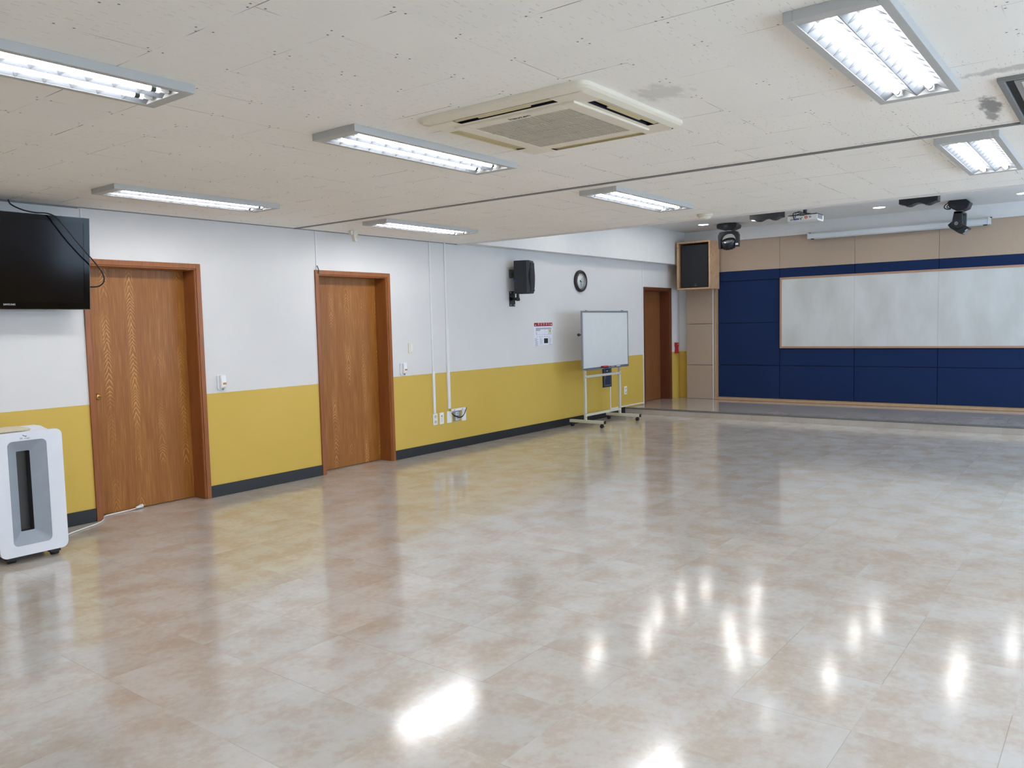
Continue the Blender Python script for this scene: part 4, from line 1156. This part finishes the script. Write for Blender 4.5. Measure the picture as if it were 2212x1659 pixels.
MB().tube(spline([(0.08, 0.03, zt + 0.02), (0.03, 0.08, zt + 0.035), (-0.02, 0.12, zt + 0.02), (-0.03, 0.118, zt - 0.02), (-0.015, 0.115, zb + 0.05)]), 0.006, 8).tube(spline([(0.09, 0.02, zt + 0.03), (0.02, 0.05, zt + 0.045), (-0.03, 0.085, zt + 0.01), (-0.03, 0.088, zb + 0.055)]), 0.005, 8).build('cable', 'cable_black', pj)
MB().box(-0.03, 0.0, 0.045, 0.12, zb + 0.026, zb + 0.044).build('cable_connector', 'marker_blue', pj)

# moving head lights
def moving_head(loc, yaw, head_tilt, label, face_on):
    r = thing('moving_head_light', label, 'stage light', loc, (0, 0, yaw), group='moving head lights over the stage')
    # base box with chamfered ends
    MB().prism([(-0.18, -0.035), (-0.15, -0.01), (0.15, -0.01), (0.18, -0.035), (0.165, -0.085), (0.06, -0.118), (-0.06, -0.118), (-0.165, -0.085)], -0.13, 0.13, 'xz').build('base', 'fixture_black', r, bevel=0.006)
    MB().box(-0.06, 0.06, -0.05, 0.05, -0.012, 0).build('clamp', 'fixture_grey', r)
    MB().tube([(0, 0, -0.118), (0, 0, -0.135)], 0.045, 18).build('swivel', 'logo_silver', r)
    y = MB()
    y.prism([(-0.14, -0.135), (0.14, -0.135), (0.175, -0.17), (0.175, -0.24), (-0.175, -0.24), (-0.175, -0.17)], -0.045, 0.045, 'xz') if False else None
    # yoke: arch band around the lamp head
    n = 20
    out_, inn = [], []
    for i in range(n + 1):
        a = PI * i / n
        inn.append((0.128 * math.cos(a), -0.275 + 0.105 * math.sin(a)))
    arch = [(0.172, -0.40), (0.178, -0.20), (0.150, -0.145), (0.11, -0.133), (-0.11, -0.133), (-0.150, -0.145), (-0.178, -0.20), (-0.165, -0.42), (-0.120, -0.42)] + [(-p[0], p[1]) for p in inn] + [(0.120, -0.40)]
    y.prism(arch, -0.05, 0.05, 'xz')
    y.build('yoke', 'fixture_black', r, bevel=0.004)
    h = MB()
    h.lathe([(0.060, -0.085), (0.105, -0.075), (0.118, -0.04), (0.118, 0.03), (0.112, 0.055), (0.100, 0.058), (0.098, 0.04)], n=28, caps=False)
    h.lathe([(0.0, -0.085), (0.060, -0.085)], n=28, caps=False)
    for k in range(14):
        a = 2 * PI * k / 14
        h.box(0.112 * math.cos(a) - 0.006, 0.112 * math.cos(a) + 0.006, 0.112 * math.sin(a) - 0.006, 0.112 * math.sin(a) + 0.006, -0.075, -0.03)
    R_ = Matrix.Translation((0, 0, -0.335)) @ Matrix.Rotation(head_tilt, 4, 'X')
    hd = h.xf(R_).build('lamp_head', 'fixture_black', r)
    MB().lathe([(0.0, 0.045), (0.10, 0.048), (0.10, 0.040)], n=28).xf(R_).build('lens', 'lens_glass', hd)
    MB().box(0.128, 0.176, -0.054, -0.049, -0.375, -0.345).build('label_tag', 'paper', r)
    MB().box(-0.045, 0.02, -0.133, -0.13, -0.075, -0.035).build('display', 'fixture_grey', r)
    return r
moving_head((13.30, -1.35, H2), -PI / 2 + math.radians(4), math.radians(30), 'black moving head stage light in front of the plywood cabinet', True)
# second one, seen from its side: head tipped down
r = thing('moving_head_light', 'black moving head stage light hanging over the right of the stage', 'stage light', (13.30, -4.83, H2), (0, 0, -PI / 2), group='moving head lights over the stage')
MB().prism([(-0.135, -0.02), (-0.11, 0.0), (0.10, 0.0), (0.155, -0.045), (0.125, -0.125), (0.06, -0.150), (-0.03, -0.145), (-0.115, -0.095)], -0.13, 0.13, 'xz').build('base', 'fixture_black', r, bevel=0.008)
MB().tube([(0.0, 0, -0.148), (0.0, 0, -0.168)], 0.05, 18).build('swivel', 'logo_silver', r)
MB().prism([(-0.045, -0.165), (0.055, -0.165), (0.062, -0.20), (0.060, -0.39), (0.0, -0.42), (-0.075, -0.36), (-0.06, -0.25)], -0.15, -0.11, 'xz').build('yoke_arm', 'fixture_black', r, bevel=0.006)
MB().prism([(-0.02, -0.165), (0.072, -0.165), (0.080, -0.20), (0.075, -0.39), (0.02, -0.42), (-0.055, -0.36), (-0.04, -0.25)], 0.11, 0.15, 'xz').build('yoke_arm', 'fixture_grey', r, bevel=0.006)
MB().box(-0.045, 0.07, -0.15, 0.15, -0.20, -0.168).build('yoke_bridge', 'fixture_black', r, bevel=0.006)
hd = MB().prism([(-0.06, -0.285), (-0.132, -0.345), (-0.105, -0.385), (0.0, -0.465), (0.055, -0.490), (0.125, -0.430), (0.145, -0.405), (0.13, -0.395), (0.075, -0.360), (0.04, -0.29)], -0.11, 0.11, 'xz').build('lamp_head', 'fixture_black', r, bevel=0.008)
MB().prism([(0.062, -0.483), (0.128, -0.428), (0.133, -0.434), (0.067, -0.489)], -0.09, 0.09, 'xz').build('lens', 'lens_glass', hd)
MB().prism([(0.09, -0.448), (0.12, -0.424), (0.125, -0.43), (0.096, -0.454)], -0.114, -0.108, 'xz').build('label_tag', 'paper', r)
MB().lathe([(0.016, -0.004), (0.024, -0.004), (0.024, 0.0), (0.016, 0.0)], (-0.015, -0.15, -0.335), 'y', 16, caps=False).box(-0.022, -0.012, -0.154, -0.15, -0.345, -0.325).build('emblem', 'vent_grey', r)
MB().tube(spline([(-0.12, -0.05, -0.02), (-0.175, -0.05, -0.05), (-0.185, -0.05, -0.09), (-0.14, -0.05, -0.115), (-0.10, -0.05, -0.11)]), 0.007, 8).tube(spline([(-0.11, -0.02, -0.02), (-0.15, -0.02, -0.06), (-0.15, -0.02, -0.09), (-0.11, -0.02, -0.10)]), 0.006, 8).build('safety_cable', 'cable_black', r)

# twin-lens effect lights just behind the ceiling edge
def derby(loc, label):
    r = thing('effect_light', label, 'stage light', loc, group='twin effect lights behind the ceiling edge')
    b_ = MB()
    n = 24
    prof = []
    for i in range(n + 1):
        u = -0.235 + 0.47 * i / n
        z = -0.146 - 0.036 * math.exp(-((u + 0.11) / 0.065) ** 2) - 0.036 * math.exp(-((u - 0.12) / 0.065) ** 2)
        prof.append((u, z))
    prof += [(0.235, -0.03), (-0.235, -0.03)]
    b_.prism(prof, -0.09, 0.09, 'yz')
    b_.build('casing', 'fixture_black', r, bevel=0.004)
    for u in (-0.11, 0.12):
        MB().lathe([(0.0, -0.188), (0.035, -0.180), (0.055, -0.158)], (0, u, 0), 'z', 20).build('lens', 'fixture_black', r)
    MB().box(-0.02, 0.02, -0.20, 0.20, -0.035, 0.0).build('ceiling_bracket', 'fixture_black', r)
    return r
dr = derby((11.95, -2.50, H2), 'black twin-lens effect light between the projector and the left moving head')
dup(dr, (11.95, -4.56, H2), 'black twin-lens effect light beside the right moving head')

# downlights in the raised ceiling
def downlight(x, y, label):
    r = thing('downlight', label, 'lamp', (x, y, H2), group='round downlights in the raised ceiling')
    MB().lathe([(0.092, 0.0), (0.092, -0.004), (0.085, -0.006), (0.084, 0.0)], n=32, caps=False).build('trim_ring', 'wall_trim_white', r)
    MB().lathe([(0.0, -0.002), (0.084, -0.002), (0.084, 0.0)], n=32).build('diffuser', 'downlight_glow', r)
    return r
d0 = downlight(13.09, -0.98, 'round downlight above the plywood speaker cabinet')
DL = [(13.15, -3.78, 'round downlight between projector and right effect light'), (13.17, -5.63, 'round downlight at the far right edge of the photo'),
      (13.19, -1.88, 'round downlight half hidden behind the left effect light')]
hidden = [(12.3, -0.88), (11.5, -0.85), (10.55, -1.15), (9.7, -0.8), (8.95, -1.12), (12.35, -2.15), (11.5, -2.08), (11.15, -2.62), (10.65, -2.5), (12.35, -3.68), (10.65, -3.8), (12.1, -5.12), (11.3, -5.15), (8.95, -3.55), (9.2, -6.6), (11.3, -7.2), (13.17, -7.2)]
for x_, y_, lb in DL: dup(d0, (x_, y_, H2), lb)
for x_, y_ in hidden: dup(d0, (x_, y_, H2), 'round downlight hidden above the low ceiling edge, seen only reflected in the floor')
